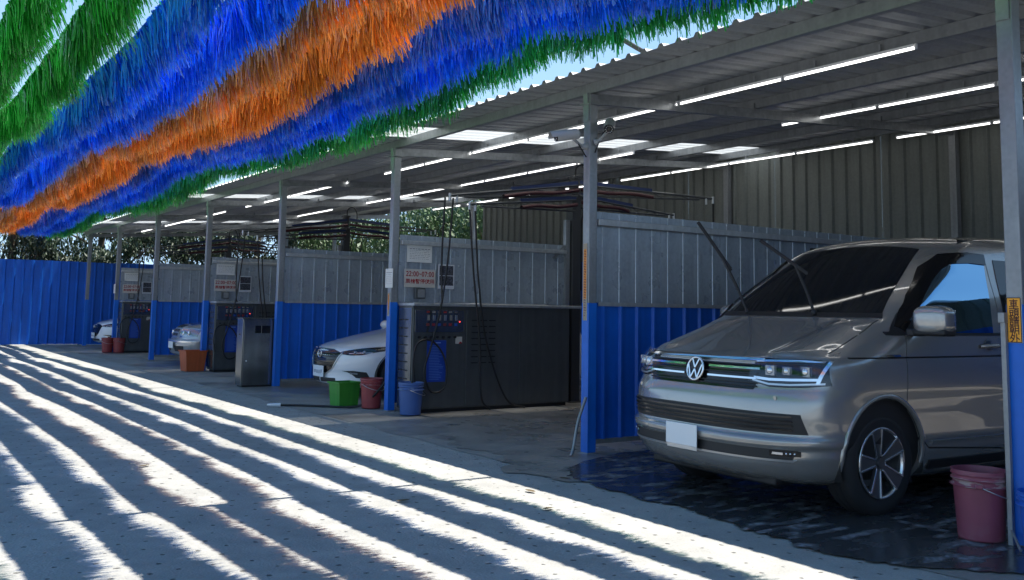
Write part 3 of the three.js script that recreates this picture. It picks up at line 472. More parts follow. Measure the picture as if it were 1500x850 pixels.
// ---------------------------------------------------------------- vehicles: bodies lofted from plan outlines at each height
function pchip(X, Y) {
  const n = X.length, h = [], dl = [], m = new Array(n).fill(0);
  for (let i = 0; i + 1 < n; i++) { h.push(X[i + 1] - X[i]); dl.push((Y[i + 1] - Y[i]) / h[i]); }
  m[0] = dl[0]; m[n - 1] = dl[n - 2];
  for (let i = 1; i + 1 < n; i++) if (dl[i - 1] * dl[i] > 0) { const a = 2 * h[i] + h[i - 1], b = h[i] + 2 * h[i - 1]; m[i] = (a + b) / (a / dl[i - 1] + b / dl[i]); }
  return (x) => { if (x <= X[0]) return Y[0]; if (x >= X[n - 1]) return Y[n - 1]; let i = 0; while (X[i + 1] < x) i++; const t = (x - X[i]) / h[i], t2 = t * t, t3 = t2 * t; return (2 * t3 - 3 * t2 + 1) * Y[i] + (t3 - 2 * t2 + t) * h[i] * m[i] + (-2 * t3 + 3 * t2) * Y[i + 1] + (t3 - t2) * h[i] * m[i + 1]; };
}
// table rows: y, front x at the centre line, half width, corner depth, corner exponent, rear x.  x forward, z to either side.
function bodySurface(tab, swell) {
  const c = [1, 2, 3, 4, 5].map((k) => pchip(tab.map((r) => r[0]), tab.map((r) => r[k])));
  const row = (y) => ({ f: c[0](y), w: c[1](y), a: c[2](y), n: c[3](y), r: c[4](y) });
  const fx = (z, y) => { const q = row(y), s = Math.min(0.9999, Math.abs(z) / q.w); return q.f - q.a * (1 - Math.pow(1 - Math.pow(s, q.n), 1 / q.n)) + (swell ? swell(z, y) : 0); };
  const sz = (x, y) => { const q = row(y), t = (q.f - x) / q.a; if (t >= 1) return q.w; if (t <= 0) return 0; return q.w * Math.pow(1 - Math.pow(1 - t, q.n), 1 / q.n); };
  const nF = (z, y) => { const e = 0.004, gx = (fx(z + e, y) - fx(z - e, y)) / (2 * e), gy = (fx(z, y + e) - fx(z, y - e)) / (2 * e); return V3(1, -gy, -gx).normalize(); };
  const nS = (x, y, s) => { const e = 0.004, gx = (sz(x + e, y) - sz(x - e, y)) / (2 * e), gy = (sz(x, y + e) - sz(x, y - e)) / (2 * e); return V3(-gx, -gy, 1).normalize().multiply(V3(1, 1, s)); };
  const front = (z, y, off = 0) => V3(fx(z, y), y, z).addScaledVector(nF(z, y), off);
  const side = (x, y, s, off = 0) => V3(x, y, s * sz(x, y)).addScaledVector(nS(x, y, s), off);
  const y0 = tab[0][0], y1 = tab[tab.length - 1][0];
  function shell(inset = 0, step = 0.016) {
    const ys = []; for (let i = 0; i + 1 < tab.length; i++) { const n = Math.max(1, Math.ceil((tab[i + 1][0] - tab[i][0]) / step)); for (let k = 0; k < n; k++) ys.push(lerp(tab[i][0], tab[i + 1][0], k / n)); } ys.push(y1);
    const A = 26, B = 44, Cn = 10, rows = [];
    for (const y of ys) {
      const q = row(y), w = Math.max(0.01, q.w - inset), f = q.f - inset * 1.2, r = q.r + inset, half = [];
      for (let i = 0; i <= A; i++) { const th = Math.PI / 2 * i / A, s = Math.pow(Math.sin(th), 2 / q.n); const z = w * s; half.push([f - q.a + q.a * Math.pow(Math.max(0, Math.cos(th)), 2 / q.n) + (swell ? swell(z, y) : 0), z]); }
      const xs = f - q.a, ar = 0.28, xe = r + ar;
      for (let i = 1; i <= B; i++) half.push([lerp(xs, xe, i / B), w]);
      for (let i = 1; i <= Cn; i++) { const th = Math.PI / 2 * i / Cn; half.push([r + ar - ar * Math.pow(Math.sin(th), 2 / 3), w * Math.pow(Math.max(0, Math.cos(th)), 2 / 3)]); }
      const ring = half.map(([x, z]) => [x, y, z]); for (let i = half.length - 2; i > 0; i--) ring.push([half[i][0], y, -half[i][1]]);
      rows.push(ring);
    }
    const n = rows[0].length, pos = [], idx = [];
    rows.forEach((r) => r.forEach((p) => pos.push(...p)));
    for (let j = 0; j + 1 < rows.length; j++) for (let i = 0; i < n; i++) { const a = j * n + i, b = j * n + (i + 1) % n, c2 = a + n, d = b + n; idx.push(a, c2, b, b, c2, d); }
    for (const [j, up] of [[0, false], [rows.length - 1, true]]) { const c0 = pos.length / 3, q = rows[j]; pos.push(q.reduce((s, p) => s + p[0], 0) / n, q[0][1] + (up ? 0.002 : 0), 0); for (let i = 0; i < n; i++) { const a = j * n + i, b = j * n + (i + 1) % n; up ? idx.push(a, c0, b) : idx.push(a, b, c0); } }
    const g = new THREE.BufferGeometry(); g.setAttribute('position', new THREE.Float32BufferAttribute(pos, 3)); g.setIndex(idx); g.computeVertexNormals();
    g.setAttribute('uv', new THREE.Float32BufferAttribute(new Float32Array(pos.length / 3 * 2), 2)); return g;
  }
  // a skin between two edge lines, lying on the surface; place(u, v) is front(z, y) or side(x, y)
  function skin(place, top, bot, off, depth = 0.015, cols = 24, rws = 6) {
    const on = (L, t) => { const k = t * (L.length - 1), i = Math.min(L.length - 2, Math.floor(k)), f = k - i; return [lerp(L[i][0], L[i + 1][0], f), lerp(L[i][1], L[i + 1][1], f)]; };
    const pos = [], idx = [], N = cols + 1, Rr = rws + 1;
    for (const o of [off, off - depth]) for (let j = 0; j <= rws; j++) for (let i = 0; i <= cols; i++) { const a = on(bot, i / cols), b = on(top, i / cols), p = place(lerp(a[0], b[0], j / rws), lerp(a[1], b[1], j / rws), o); pos.push(p.x, p.y, p.z); }
    const K = N * Rr, at = (i, j, l) => l * K + j * N + i;
    for (let j = 0; j < rws; j++) for (let i = 0; i < cols; i++) idx.push(at(i, j, 0), at(i + 1, j, 0), at(i, j + 1, 0), at(i + 1, j, 0), at(i + 1, j + 1, 0), at(i, j + 1, 0));
    for (let i = 0; i < cols; i++) for (const j of [0, rws]) idx.push(at(i, j, 0), at(i + 1, j, 0), at(i, j, 1), at(i + 1, j, 0), at(i + 1, j, 1), at(i, j, 1));
    for (let j = 0; j < rws; j++) for (const i of [0, cols]) idx.push(at(i, j, 0), at(i, j + 1, 0), at(i, j, 1), at(i, j + 1, 0), at(i, j + 1, 1), at(i, j, 1));
    const g = new THREE.BufferGeometry(); g.setAttribute('position', new THREE.Float32BufferAttribute(pos, 3)); g.setIndex(idx); g.computeVertexNormals(); const q = toCreasedNormals(g, 0.7); q.setAttribute('uv', new THREE.Float32BufferAttribute(new Float32Array(q.attributes.position.count * 2), 2)); return q;
  }
  return { row, fx, sz, front, side, shell, skin };
}
const evaluator = new Evaluator(); evaluator.attributes = ['position', 'normal', 'uv']; evaluator.useGroups = false;
function carve(geo, cutters) { let b = new Brush(geo); b.updateMatrixWorld(); for (const c of cutters) { const k = new Brush(c.index ? c : mergeVertices(c)); k.updateMatrixWorld(); b = evaluator.evaluate(b, k, SUBTRACTION); } return b.geometry; }
const flip = (g) => { const q = g.clone().applyMatrix4(new THREE.Matrix4().makeScale(1, 1, -1)); if (q.index) { const a = q.index.array; for (let i = 0; i < a.length; i += 3) [a[i], a[i + 1]] = [a[i + 1], a[i]]; } return q; };
function wheelPart(parent, x, y, z, out, R, rimR, w, spokes) { // out: +1 or -1 along z
  const g = new THREE.Group(); g.name = 'wheel'; g.position.set(x, y, z); if (out < 0) g.rotation.y = Math.PI; parent.add(g); // outer face at local +z
  const h = w / 2, tyre = lathe([[rimR, -h], [R - 0.035, -h], [R - 0.012, -h + 0.018], [R, -h + 0.045], [R, -0.03], [R - 0.008, -0.028], [R - 0.008, -0.022], [R, -0.02], [R, 0.02], [R - 0.008, 0.022], [R - 0.008, 0.028], [R, 0.03], [R, h - 0.045], [R - 0.012, h - 0.018], [R - 0.05, h], [rimR + 0.02, h - 0.004], [rimR, h - 0.012]], 56).rotateX(Math.PI / 2);
  mesh('tyre', tyre, M.rubber, g);
  const Mr = M.rim, Md = M.rimDark;
  mesh('rim', lathe([[rimR - 0.006, h - 0.010], [rimR + 0.004, h - 0.004], [rimR - 0.004, h + 0.004], [rimR - 0.018, h], [rimR - 0.026, h - 0.02], [rimR - 0.032, h - 0.12], [rimR - 0.02, -h + 0.02]], 48).rotateX(Math.PI / 2), Mr, g);
  mesh('brake_disc', [rod([0, 0, -0.03], [0, 0, -0.01], rimR * 0.72, rimR * 0.72, 32)], M.steelDark, g);
  for (let i = 0; i < spokes; i++) {
    const a = Math.PI / 2 + i * 2 * Math.PI / spokes + 0.25, s = new THREE.Shape(); const r0 = 0.035, r1 = rimR - 0.014;
    s.moveTo(r0, -0.020); s.lineTo(r1, -0.054); s.quadraticCurveTo(r1 + 0.008, 0, r1, 0.054); s.lineTo(r0, 0.020); s.closePath();
    const e = new THREE.ExtrudeGeometry(s, { depth: 0.016, bevelEnabled: true, bevelSize: 0.004, bevelThickness: 0.004, bevelSegments: 1 }); const p = e.attributes.position; for (let k = 0; k < p.count; k++) p.setZ(k, p.getZ(k) + h - 0.045 + 0.03 * p.getX(k) / r1);
    e.computeVertexNormals(); mesh('spoke', e.rotateZ(a), Md, g);
    for (const sg of [-1, 1]) { const pa = [r0 + 0.012, sg * 0.020, h - 0.018], pb = [r1, sg * 0.054, h + 0.006]; mesh('spoke_edge', bar(pa, pb, 0.012, 0.014, 0.003).rotateZ(a), Mr, g); }
    const b = a + Math.PI / spokes; mesh('wheel_nut', rod([0.05 * Math.cos(b), 0.05 * Math.sin(b), h - 0.04], [0.05 * Math.cos(b), 0.05 * Math.sin(b), h - 0.016], 0.008), M.chrome, g);
  }
  mesh('hub_cap', [rod([0, 0, h - 0.05], [0, 0, h - 0.008], 0.034, 0.030, 24)], Md, g);
  return g;
}
M.rim = std([0.62, 0.63, 0.64], 0.22, 0.95); M.rimDark = std([0.16, 0.165, 0.175], 0.35, 0.8);
M.glass = phys([0.008, 0.010, 0.013], 0.04, 0, { ior: 1.5 });
M.film = std([0.20, 0.37, 0.52], 0.02, 1);
M.lens = phys([0.97, 0.98, 1], 0.03, 0, { transmission: 1, thickness: 0, ior: 1.5 });
M.lampInner = std([0.30, 0.32, 0.35], 0.25, 0.8);
// -------- the grey van
{
  const tab = [
    [0.20, 0.66, 0.78, 0.5, 2.6, -3.75], [0.24, 0.82, 0.85, 0.55, 2.6, -3.85], [0.30, 0.895, 0.89, 0.58, 2.6, -3.95], [0.36, 0.925, 0.91, 0.60, 2.7, -4.0], [0.40, 0.935, 0.92, 0.60, 2.7, -4.0], [0.455, 0.935, 0.925, 0.60, 2.7, -4.0],
    [0.475, 0.955, 0.932, 0.60, 2.7, -4.0], [0.51, 0.955, 0.935, 0.60, 2.7, -4.0], [0.535, 0.92, 0.935, 0.60, 2.7, -4.0], [0.66, 0.915, 0.937, 0.60, 2.8, -4.0], [0.74, 0.905, 0.94, 0.60, 2.8, -4.0], [0.795, 0.885, 0.945, 0.62, 2.8, -4.0],
    [0.83, 0.865, 0.948, 0.64, 2.8, -4.0], [0.92, 0.845, 0.95, 0.66, 2.8, -4.0], [0.99, 0.815, 0.947, 0.72, 2.9, -4.0], [1.02, 0.765, 0.943, 0.76, 3.0, -4.0], [1.04, 0.70, 0.941, 0.78, 3.1, -4.0], [1.08, 0.56, 0.935, 0.80, 3.2, -4.0],
    [1.14, 0.36, 0.925, 0.78, 3.4, -3.99], [1.20, 0.18, 0.915, 0.74, 3.4, -3.98], [1.26, 0.02, 0.905, 0.52, 3.2, -3.97], [1.31, -0.08, 0.895, 0.38, 3.0, -3.96], [1.40, -0.21, 0.88, 0.29, 2.8, -3.94], [1.60, -0.51, 0.83, 0.27, 2.7, -3.90],
    [1.80, -0.82, 0.78, 0.28, 2.6, -3.84], [1.88, -0.98, 0.74, 0.36, 2.5, -3.78], [1.93, -1.15, 0.66, 0.7, 2.4, -3.65], [1.96, -1.45, 0.54, 0.9, 2.2, -3.4], [1.975, -1.9, 0.36, 1.1, 2.0, -3.1], [1.98, -2.3, 0.15, 0.4, 2.0, -2.8]];
  // bonnet: two raised shoulders with a shallow valley between them and the flat centre
  const swell = (z, y) => { const k = sst(1.02, 1.07, y) * (1 - sst(1.24, 1.30, y)), a = Math.abs(z); return k * (0.075 * sst(0.42, 0.54, a) * (1 - sst(0.66, 0.84, a)) - 0.02 * sst(0.30, 0.42, a) * (1 - sst(0.46, 0.52, a))); };
  const B = bodySurface(tab, swell), AX = 0.07, AY = 0.345, RX = -2.93;
  const van = thing('van', 'grey-beige panel-sided passenger van with raised wipers parked nose out', 'van', [0.142, 0, 2.125], Math.PI - 0.043);
  const paintMap = tex(256, (u, v) => 0.94 + 0.06 * vn(u * 200, v * 200, 4, 200), { size: 0.3 });
  const paint = phys([0.36, 0.345, 0.32], 0.26, 0.6, { clearcoat: 1, clearcoatRoughness: 0.02 });
  const arch = (x, s) => { const c = new THREE.CylinderGeometry(0.405, 0.405, 0.62, 56).rotateX(Math.PI / 2).translate(x, AY + 0.03, s * 0.80); return c; };
  const cuts = [];
  for (const s of [-1, 1]) {
    cuts.push(arch(AX, s), arch(RX, s));
    const slot = (a, b, t = 0.009, zz = [0.80, 1.2]) => { const d = Math.hypot(b[0] - a[0], b[1] - a[1]), g = new THREE.BoxGeometry(d, t, zz[1] - zz[0]); g.rotateZ(Math.atan2(b[1] - a[1], b[0] - a[0])); return g.translate((a[0] + b[0]) / 2, (a[1] + b[1]) / 2, s * (zz[0] + zz[1]) / 2); };
    cuts.push(slot([0.38, 1.031], [-3.7, 1.031], 0.010, [0.86, 1.2]), slot([-0.155, 1.036], [-0.20, 1.19]), slot([-0.155, 1.026], [-0.15, 0.62]), slot([-0.15, 0.62], [-0.40, 0.42]), slot([-1.33, 1.026], [-1.33, 0.36]), slot([-1.33, 1.036], [-1.33, 1.76], 0.009, [0.7, 1.2]), slot([-0.40, 0.42], [-1.33, 0.36]), slot([-2.42, 1.026], [-2.42, 0.5]));
    // bonnet shut line running back from the headlamp
    const hl = (a, b) => { const g = new THREE.BoxGeometry(Math.hypot(b[0] - a[0], b[2] - a[2]), 0.12, 0.009); g.rotateY(-Math.atan2(b[2] - a[2], b[0] - a[0])); return g.translate((a[0] + b[0]) / 2, (a[1] + b[1]) / 2, (a[2] + b[2]) / 2); };
    cuts.push(hl([0.47, 1.06, s * 0.80], [0.10, 1.17, s * 0.765]), hl([0.10, 1.17, s * 0.765], [-0.16, 1.27, s * 0.745]));
  }
  cuts.push(new THREE.BoxGeometry(0.6, 0.009, 1.64).translate(0.74, 1.014, 0));
  mesh('body', carve(B.shell(0), cuts), paint, van);
  mesh('inner_shell', B.shell(0.035, 0.05), M.black, van);
  const F = (z, y, o) => B.front(z, y, o), SD = (s) => (x, y, o) => B.side(x, y, s, o), both = (fn) => [-1, 1].forEach(fn);
  const fband = (zt, yt, zb, yb, off, depth, n = 30) => { const top = [], bot = []; for (let i = 0; i <= n; i++) { const q = -1 + 2 * i / n; top.push([q * zt, typeof yt === 'function' ? yt(q) : yt]); bot.push([q * zb, typeof yb === 'function' ? yb(q) : yb]); } return B.skin(F, top, bot, off, depth, n, 4); };
  // windscreen and its black border
  mesh('windscreen', fband(0.545, (q) => 1.858 - 0.043 * q * q, 0.735, 1.320, 0.004, 0.012, 36), M.glass, van);
  mesh('cowl', fband(0.74, 1.322, 0.76, 1.292, 0.006, 0.02, 30), M.black, van);
  // radiator grille
  const gr = mesh('grille', fband(0.545, 1.003, 0.50, 0.815, 0.004, 0.02), M.blackGloss, van);
  for (const [y, h2, zz] of [[0.995, 0.011, 0.54], [0.945, 0.012, 0.53], [0.885, 0.012, 0.515]]) both((s) => { const a = y > 0.99 ? 0.0 : 0.115; const top = [], bot = []; for (let i = 0; i <= 12; i++) { const z = s * lerp(a, zz, i / 12); top.push([z, y + h2 / 2]); bot.push([z, y - h2 / 2]); } mesh('chrome_bar', B.skin(F, top, bot, 0.022, 0.02, 14, 2), M.chrome, gr); });
  for (const y of [0.97, 0.915, 0.855, 0.835]) mesh('slat', fband(0.52, y + 0.004, 0.52, y - 0.004, 0.012, 0.01), M.black, gr);
  { // round chrome emblem: a ring with a V above a W
    const e = new THREE.Group(); e.name = 'emblem'; const c = B.front(0, 0.915, 0.030); e.position.copy(c); e.rotation.set(0, Math.PI / 2, 0); van.add(e); e.rotateX(-0.2);
    mesh('ring', new THREE.TorusGeometry(0.078, 0.008, 10, 40), M.chrome, e); mesh('disc', rod([0, 0, -0.012], [0, 0, -0.002], 0.078, 0.078, 36), M.blackGloss, e);
    const st = (a, b) => bar([a[0], a[1], 0.002], [b[0], b[1], 0.002], 0.012, 0.012, 0.002);
    mesh('letter_v', [st([-0.032, 0.066], [0, 0.006]), st([0.032, 0.066], [0, 0.006])], M.chrome, e);
    mesh('letter_w', [st([-0.066, 0.030], [-0.032, -0.064]), st([-0.032, -0.064], [0, -0.004]), st([0, -0.004], [0.032, -0.064]), st([0.032, -0.064], [0.066, 0.030])], M.chrome, e);
  }
  // headlamps
  both((s) => {
    const top = [[0.475, 0.998], [0.60, 1.004], [0.70, 1.007], [0.79, 1.008], [0.865, 1.006]], bot = [[0.475, 0.868], [0.60, 0.838], [0.70, 0.838], [0.80, 0.842], [0.895, 0.858]], sg = (L, dz = 0) => L.map(([z, y]) => [s * (z + dz), y]);
    const hp = mesh('headlamp', B.skin(F, sg(top), sg(bot), 0.004, 0.02, 24, 6), M.blackGloss, van);
    const line = (L, y0, y1, off, mat, name) => mesh(name, B.skin(F, sg(L.map(([z, y]) => [z, y + y1])), sg(L.map(([z, y]) => [z, y + y0])), off, 0.012, 24, 2), mat, hp);
    line([[0.49, 0.872], [0.60, 0.848], [0.72, 0.848], [0.87, 0.862]], 0, 0.012, 0.020, M.satin, 'lower_strip');
    line([[0.50, 0.884], [0.60, 0.876], [0.72, 0.878], [0.85, 0.884]], 0, 0.016, 0.022, M.chrome, 'daylight_strip');
    line([[0.49, 0.985], [0.60, 0.99], [0.72, 0.992], [0.85, 0.992]], 0, 0.009, 0.018, M.chrome, 'upper_strip');
    mesh('outer_strip', B.skin(F, sg([[0.86, 0.998], [0.875, 0.998]]), sg([[0.835, 0.865], [0.85, 0.865]]), 0.022, 0.012, 2, 10), M.chrome, hp);
    for (const [z, y, r] of [[0.60, 0.944, 0.030], [0.695, 0.944, 0.024], [0.79, 0.942, 0.030]]) { const p = B.front(s * z, y, 0.003); mesh('projector_housing', rbox(p.x - 0.01, p.x + 0.022, y - r * 1.15, y + r * 1.15, p.z - r * 1.3, p.z + r * 1.3, 0.006), M.lampInner, hp); mesh('projector_lens', new THREE.SphereGeometry(r * 0.85, 18, 12).scale(0.7, 1, 1).translate(p.x + 0.018, y, p.z), M.chrome, hp); }
    mesh('clear_cover', B.skin(F, sg(top), sg(bot), 0.040, 0.003, 24, 6), M.lens, hp);
    // fog lamp and lower mouth
    const fg = mesh('fog_lamp', B.skin(F, [[s * 0.64, 0.447], [s * 0.80, 0.447]], [[s * 0.64, 0.412], [s * 0.80, 0.414]], 0.006, 0.012, 10, 2), M.blackGloss, van);
    mesh('lamp_strip', B.skin(F, [[s * 0.66, 0.438], [s * 0.715, 0.437]], [[s * 0.655, 0.424], [s * 0.715, 0.422]], 0.012, 0.01, 6, 2), M.chrome, fg);
    for (const z of [0.735, 0.755, 0.775]) mesh('lamp_cell', new THREE.SphereGeometry(0.008, 10, 8).translate(B.fx(s * z, 0.43) + 0.006, 0.43, s * z), M.chrome, fg);
    // parking sensor
    mesh('sensor', new THREE.CylinderGeometry(0.014, 0.014, 0.006, 16).rotateZ(Math.PI / 2).translate(B.fx(s * 0.66, 0.77) + 0.002, 0.77, s * 0.66), paint, van);
  });
  // bumper mouth with slats
  const im = mesh('bumper_grille', fband(0.80, (q) => 0.685 - 0.01 * q * q, 0.83, (q) => 0.550 + 0.0 * q, 0.004, 0.02, 36), M.black, van);
  for (const y of [0.66, 0.633, 0.606, 0.579]) mesh('slat', fband(0.755, y + 0.006, 0.765, y - 0.006, 0.014, 0.012, 30), M.blackGloss, im);
  mesh('lower_mouth', fband(0.79, 0.452, 0.76, 0.392, 0.003, 0.02, 36), M.black, van);
  mesh('lip_trim', fband(0.78, 0.392, 0.76, 0.380, 0.008, 0.012, 36), M.satin, van);
  // number plate, blank white, over a slightly lower pale bracket
  { const p = B.front(0, 0.47, 0.03); const np = mesh('number_plate', rbox(p.x, p.x + 0.008, 0.402, 0.548, 0.04 - 0.16, 0.04 + 0.15, 0.004), M.white, van); mesh('plate_bracket', rbox(p.x - 0.012, p.x - 0.001, 0.372, 0.54, 0.04 - 0.15, 0.04 + 0.15, 0.006), M.satin, np); }
  // side glass, pillars, handles
  both((s) => {
    const P = SD(s), folded = s > 0;
    const gt = [[-0.20, 1.215], [-0.34, 1.35], [-0.48, 1.47], [-0.62, 1.575], [-0.74, 1.65], [-0.87, 1.71], [-1.10, 1.722], [-1.30, 1.715]];
    mesh('door_window', B.skin(P, gt, [-0.19, -0.33, -0.45, -0.57, -0.69, -0.82, -1.0, -1.21].map((x) => [x, 1.195]), 0.004, 0.012, 42, 10), M.film, van);
    mesh('window_visor', B.skin(P, [[-0.155, 1.235], [-0.27, 1.35], [-0.385, 1.445], [-0.51, 1.535], [-0.68, 1.66], [-0.87, 1.762], [-1.10, 1.788], [-1.32, 1.78]], gt.map(([x, y]) => [x - 0.01, y - 0.015]), 0.014, 0.018, 42, 4), M.blackGloss, van);
    mesh('quarter_trim', B.skin(P, [[-0.10, 1.205], [-0.24, 1.325], [-0.36, 1.40]], [[-0.06, 1.178], [-0.21, 1.178], [-0.33, 1.178]], 0.010, 0.012, 14, 4), M.black, van);
    mesh('window_sill', B.skin(P, [[-0.05, 1.195], [-1.3, 1.195]], [[-0.05, 1.178], [-1.3, 1.178]], 0.010, 0.012, 24, 2), M.black, van);
    mesh('side_window', B.skin(P, [[-1.43, 1.745], [-2.36, 1.745]], [[-1.38, 1.20], [-2.36, 1.20]], 0.004, 0.012, 20, 8), M.glass, van);
    mesh('side_window', B.skin(P, [[-2.48, 1.745], [-3.55, 1.725]], [[-2.48, 1.20], [-3.62, 1.20]], 0.004, 0.012, 20, 8), M.glass, van);
    const hy = 1.10, hz = B.sz(-1.13, hy); const hd = mesh('door_handle', tube([[-1.02, hy, s * (hz + 0.004)], [-1.05, hy + 0.004, s * (hz + 0.035)], [-1.13, hy + 0.005, s * (hz + 0.042)], [-1.21, hy + 0.004, s * (hz + 0.035)], [-1.245, hy, s * (hz + 0.004)]], 0.014, 24, 10), paint, van);
    mesh('handle_recess', new THREE.SphereGeometry(0.05, 20, 12).scale(0.9, 1, 0.12).translate(-1.12, hy, s * (hz + 0.001)), M.rimDark, hd);
    mesh('side_badge', B.skin(P, [[0.06, 1.052], [-0.09, 1.048]], [[0.04, 1.036], [-0.09, 1.038]], 0.006, 0.006, 6, 1), M.chrome, van);
    mesh('sill_trim', B.skin(P, [[-0.42, 0.335], [-2.45, 0.335]], [[-0.42, 0.275], [-2.45, 0.275]], 0.012, 0.02, 20, 2), M.black, van);
    mesh('side_step_edge', B.skin(P, [[-0.42, 0.47], [-2.45, 0.47]], [[-0.42, 0.445], [-2.45, 0.445]], 0.009, 0.012, 20, 2), paint, van);
    // wheel arch lips, liners
    for (const x of [AX, RX]) {
      const pts = []; for (let i = 0; i <= 32; i++) { const a = lerp(-0.12, Math.PI + 0.12, i / 32), px = x + 0.408 * Math.cos(a), py = AY + 0.03 + 0.408 * Math.sin(a); pts.push([px, py, s * (B.sz(px, Math.max(0.26, py)) - 0.006)]); }
      mesh('arch_lip', tube(pts, 0.019, 60, 8), paint, van);
      mesh('arch_liner', new THREE.CylinderGeometry(0.425, 0.425, 0.40, 40, 1, true, -Math.PI / 2 - 0.3, Math.PI + 0.6).rotateX(-Math.PI / 2).translate(x, AY + 0.03, s * 0.71), M.black, van);
      wheelPart(van, x, AY, s * 0.79, s, AY, 0.232, 0.225, 5);
    }
    // door mirror
    const mg = new THREE.SphereGeometry(1, 28, 20), mp = mg.attributes.position; for (let i = 0; i < mp.count; i++) { let X = mp.getX(i), Y = mp.getY(i), Z = mp.getZ(i); const e = 0.6, q = (v) => Math.sign(v) * Math.pow(Math.abs(v), e); X = q(X); Y = q(Y); Z = q(Z); const n3 = Math.max(1, Math.hypot(X, Y, Z) * 0.78); mp.setXYZ(i, X / n3 * 0.085 * (1 - 0.25 * Z * 0), Y / n3 * 0.098, Z / n3 * 0.135); }
    mg.computeVertexNormals(); const my = 1.285, mz = s * (folded ? 0.99 : 1.085), mx = folded ? -0.52 : -0.26; if (folded) mg.rotateY(1.25);
    const md = mesh('door_mirror', mg.clone().translate(mx, my, mz), paint, van);
    mesh('mirror_base', folded ? [rbox(mx - 0.11, mx + 0.11, my - 0.105, my - 0.055, mz - 0.07, mz + 0.07, 0.02)] : [rbox(mx - 0.07, mx + 0.07, my - 0.105, my - 0.055, mz - 0.12, mz + 0.125, 0.02), bar([mx + 0.0, my - 0.085, mz - s * 0.08], [mx + 0.02, my - 0.085, s * 0.90], 0.09, 0.05, 0.012)], M.black, md);
    if (!folded) mesh('mirror_glass', rbox(mx - 0.089, mx - 0.084, my - 0.06, my + 0.07, mz - 0.10, mz + 0.10, 0.002), M.chrome, md);
    // mud flap
    mesh('mud_flap', rbox(AX - 0.43, AX - 0.415, 0.17, 0.40, s * 0.70 - 0.11, s * 0.70 + 0.13, 0.004), M.rubber, van);
    mesh('tail_lamp', rbox(-4.0, -3.9, 1.0, 1.6, s * 0.86 - 0.05, s * 0.86 + 0.02, 0.01), M.red, van);
  });
  // wipers stood up off the glass
  const wiper = (tip, kink, foot) => { const w = mesh('wiper_arm', [tube([foot, [lerp(foot[0], kink[0], 0.4), lerp(foot[1], kink[1], 0.42) + 0.01, lerp(foot[2], kink[2], 0.4)], kink], 0.011, 16, 8), new THREE.SphereGeometry(0.022, 12, 8).translate(...foot)], M.black, van); mesh('wiper_blade', [bar([lerp(tip[0], kink[0], 1.35), lerp(tip[1], kink[1], 1.35), lerp(tip[2], kink[2], 1.35)], tip, 0.010, 0.022, 0.003), bar([lerp(tip[0], kink[0], 1.3) - 0.012, lerp(tip[1], kink[1], 1.3), lerp(tip[2], kink[2], 1.3)], [tip[0] - 0.012, tip[1], tip[2]], 0.005, 0.02)], M.rubber, w); };
  wiper([0.12, 2.05, 0.78], [0, 1.755, 0.62], [-0.10, 1.325, 0.45]); wiper([0.15, 1.86, 0.07], [0.03, 1.67, -0.16], [-0.06, 1.325, -0.25]);
  // aerial-side roof gutter strips and under-tray
  both((s) => mesh('roof_strip', tube([[-1.15, 1.885, s * 0.70], [-2, 1.90, s * 0.70], [-3.5, 1.885, s * 0.69]], 0.010, 30, 6), M.black, van));
  mesh('under_tray', rbox(-3.7, 0.75, 0.20, 0.30, -0.60, 0.60, 0.02), M.black, van);
}
// -------- three cars further along, each nose out
function carBase(name, label, pos, turn, tab, paint, opt) {
  const t = thing(name, label, 'car', pos, turn), B = bodySurface(tab), AY = opt.R, F = (z, y, o) => B.front(z, y, o), both = (fn) => [-1, 1].forEach(fn), cuts = [];
  for (const s of [-1, 1]) for (const x of [opt.ax, opt.rx]) cuts.push(new THREE.CylinderGeometry(AY + 0.05, AY + 0.05, 0.6, 40).rotateX(Math.PI / 2).translate(x, AY + 0.015, s * 0.82));
  for (const s of [-1, 1]) for (const x of opt.gaps) cuts.push(new THREE.BoxGeometry(0.008, 0.5, 0.5).translate(x, 0.62, s * 1.0));
  mesh('body', carve(B.shell(0, 0.022), cuts), paint, t); mesh('inner_shell', B.shell(0.04, 0.06), M.black, t);
  both((s) => { for (const x of [opt.ax, opt.rx]) { wheelPart(t, x, AY, s * (opt.track), s, AY, AY * 0.66, 0.2, 5); mesh('arch_liner', new THREE.CylinderGeometry(AY + 0.07, AY + 0.07, 0.36, 30, 1, true, -Math.PI / 2 - 0.3, Math.PI + 0.6).rotateX(-Math.PI / 2).translate(x, AY + 0.015, s * (opt.track - 0.08)), M.black, t); } });
  const fband = (zt, yt, zb, yb, off, depth, n = 24) => { const top = [], bot = []; for (let i = 0; i <= n; i++) { const q = -1 + 2 * i / n; top.push([q * zt, yt]); bot.push([q * zb, yb]); } return B.skin(F, top, bot, off, depth, n, 4); };
  const side = (s, top, bot, off, n = 20) => B.skin((x, y, o) => B.side(x, y, s, o), top, bot, off, 0.01, n, 6);
  return { t, B, F, both, fband, side };
}
const whitePaint = phys([0.74, 0.75, 0.77], 0.3, 0, { clearcoat: 1, clearcoatRoughness: 0.03 }), silverPaint = phys([0.42, 0.43, 0.44], 0.3, 0.6, { clearcoat: 1, clearcoatRoughness: 0.04 });
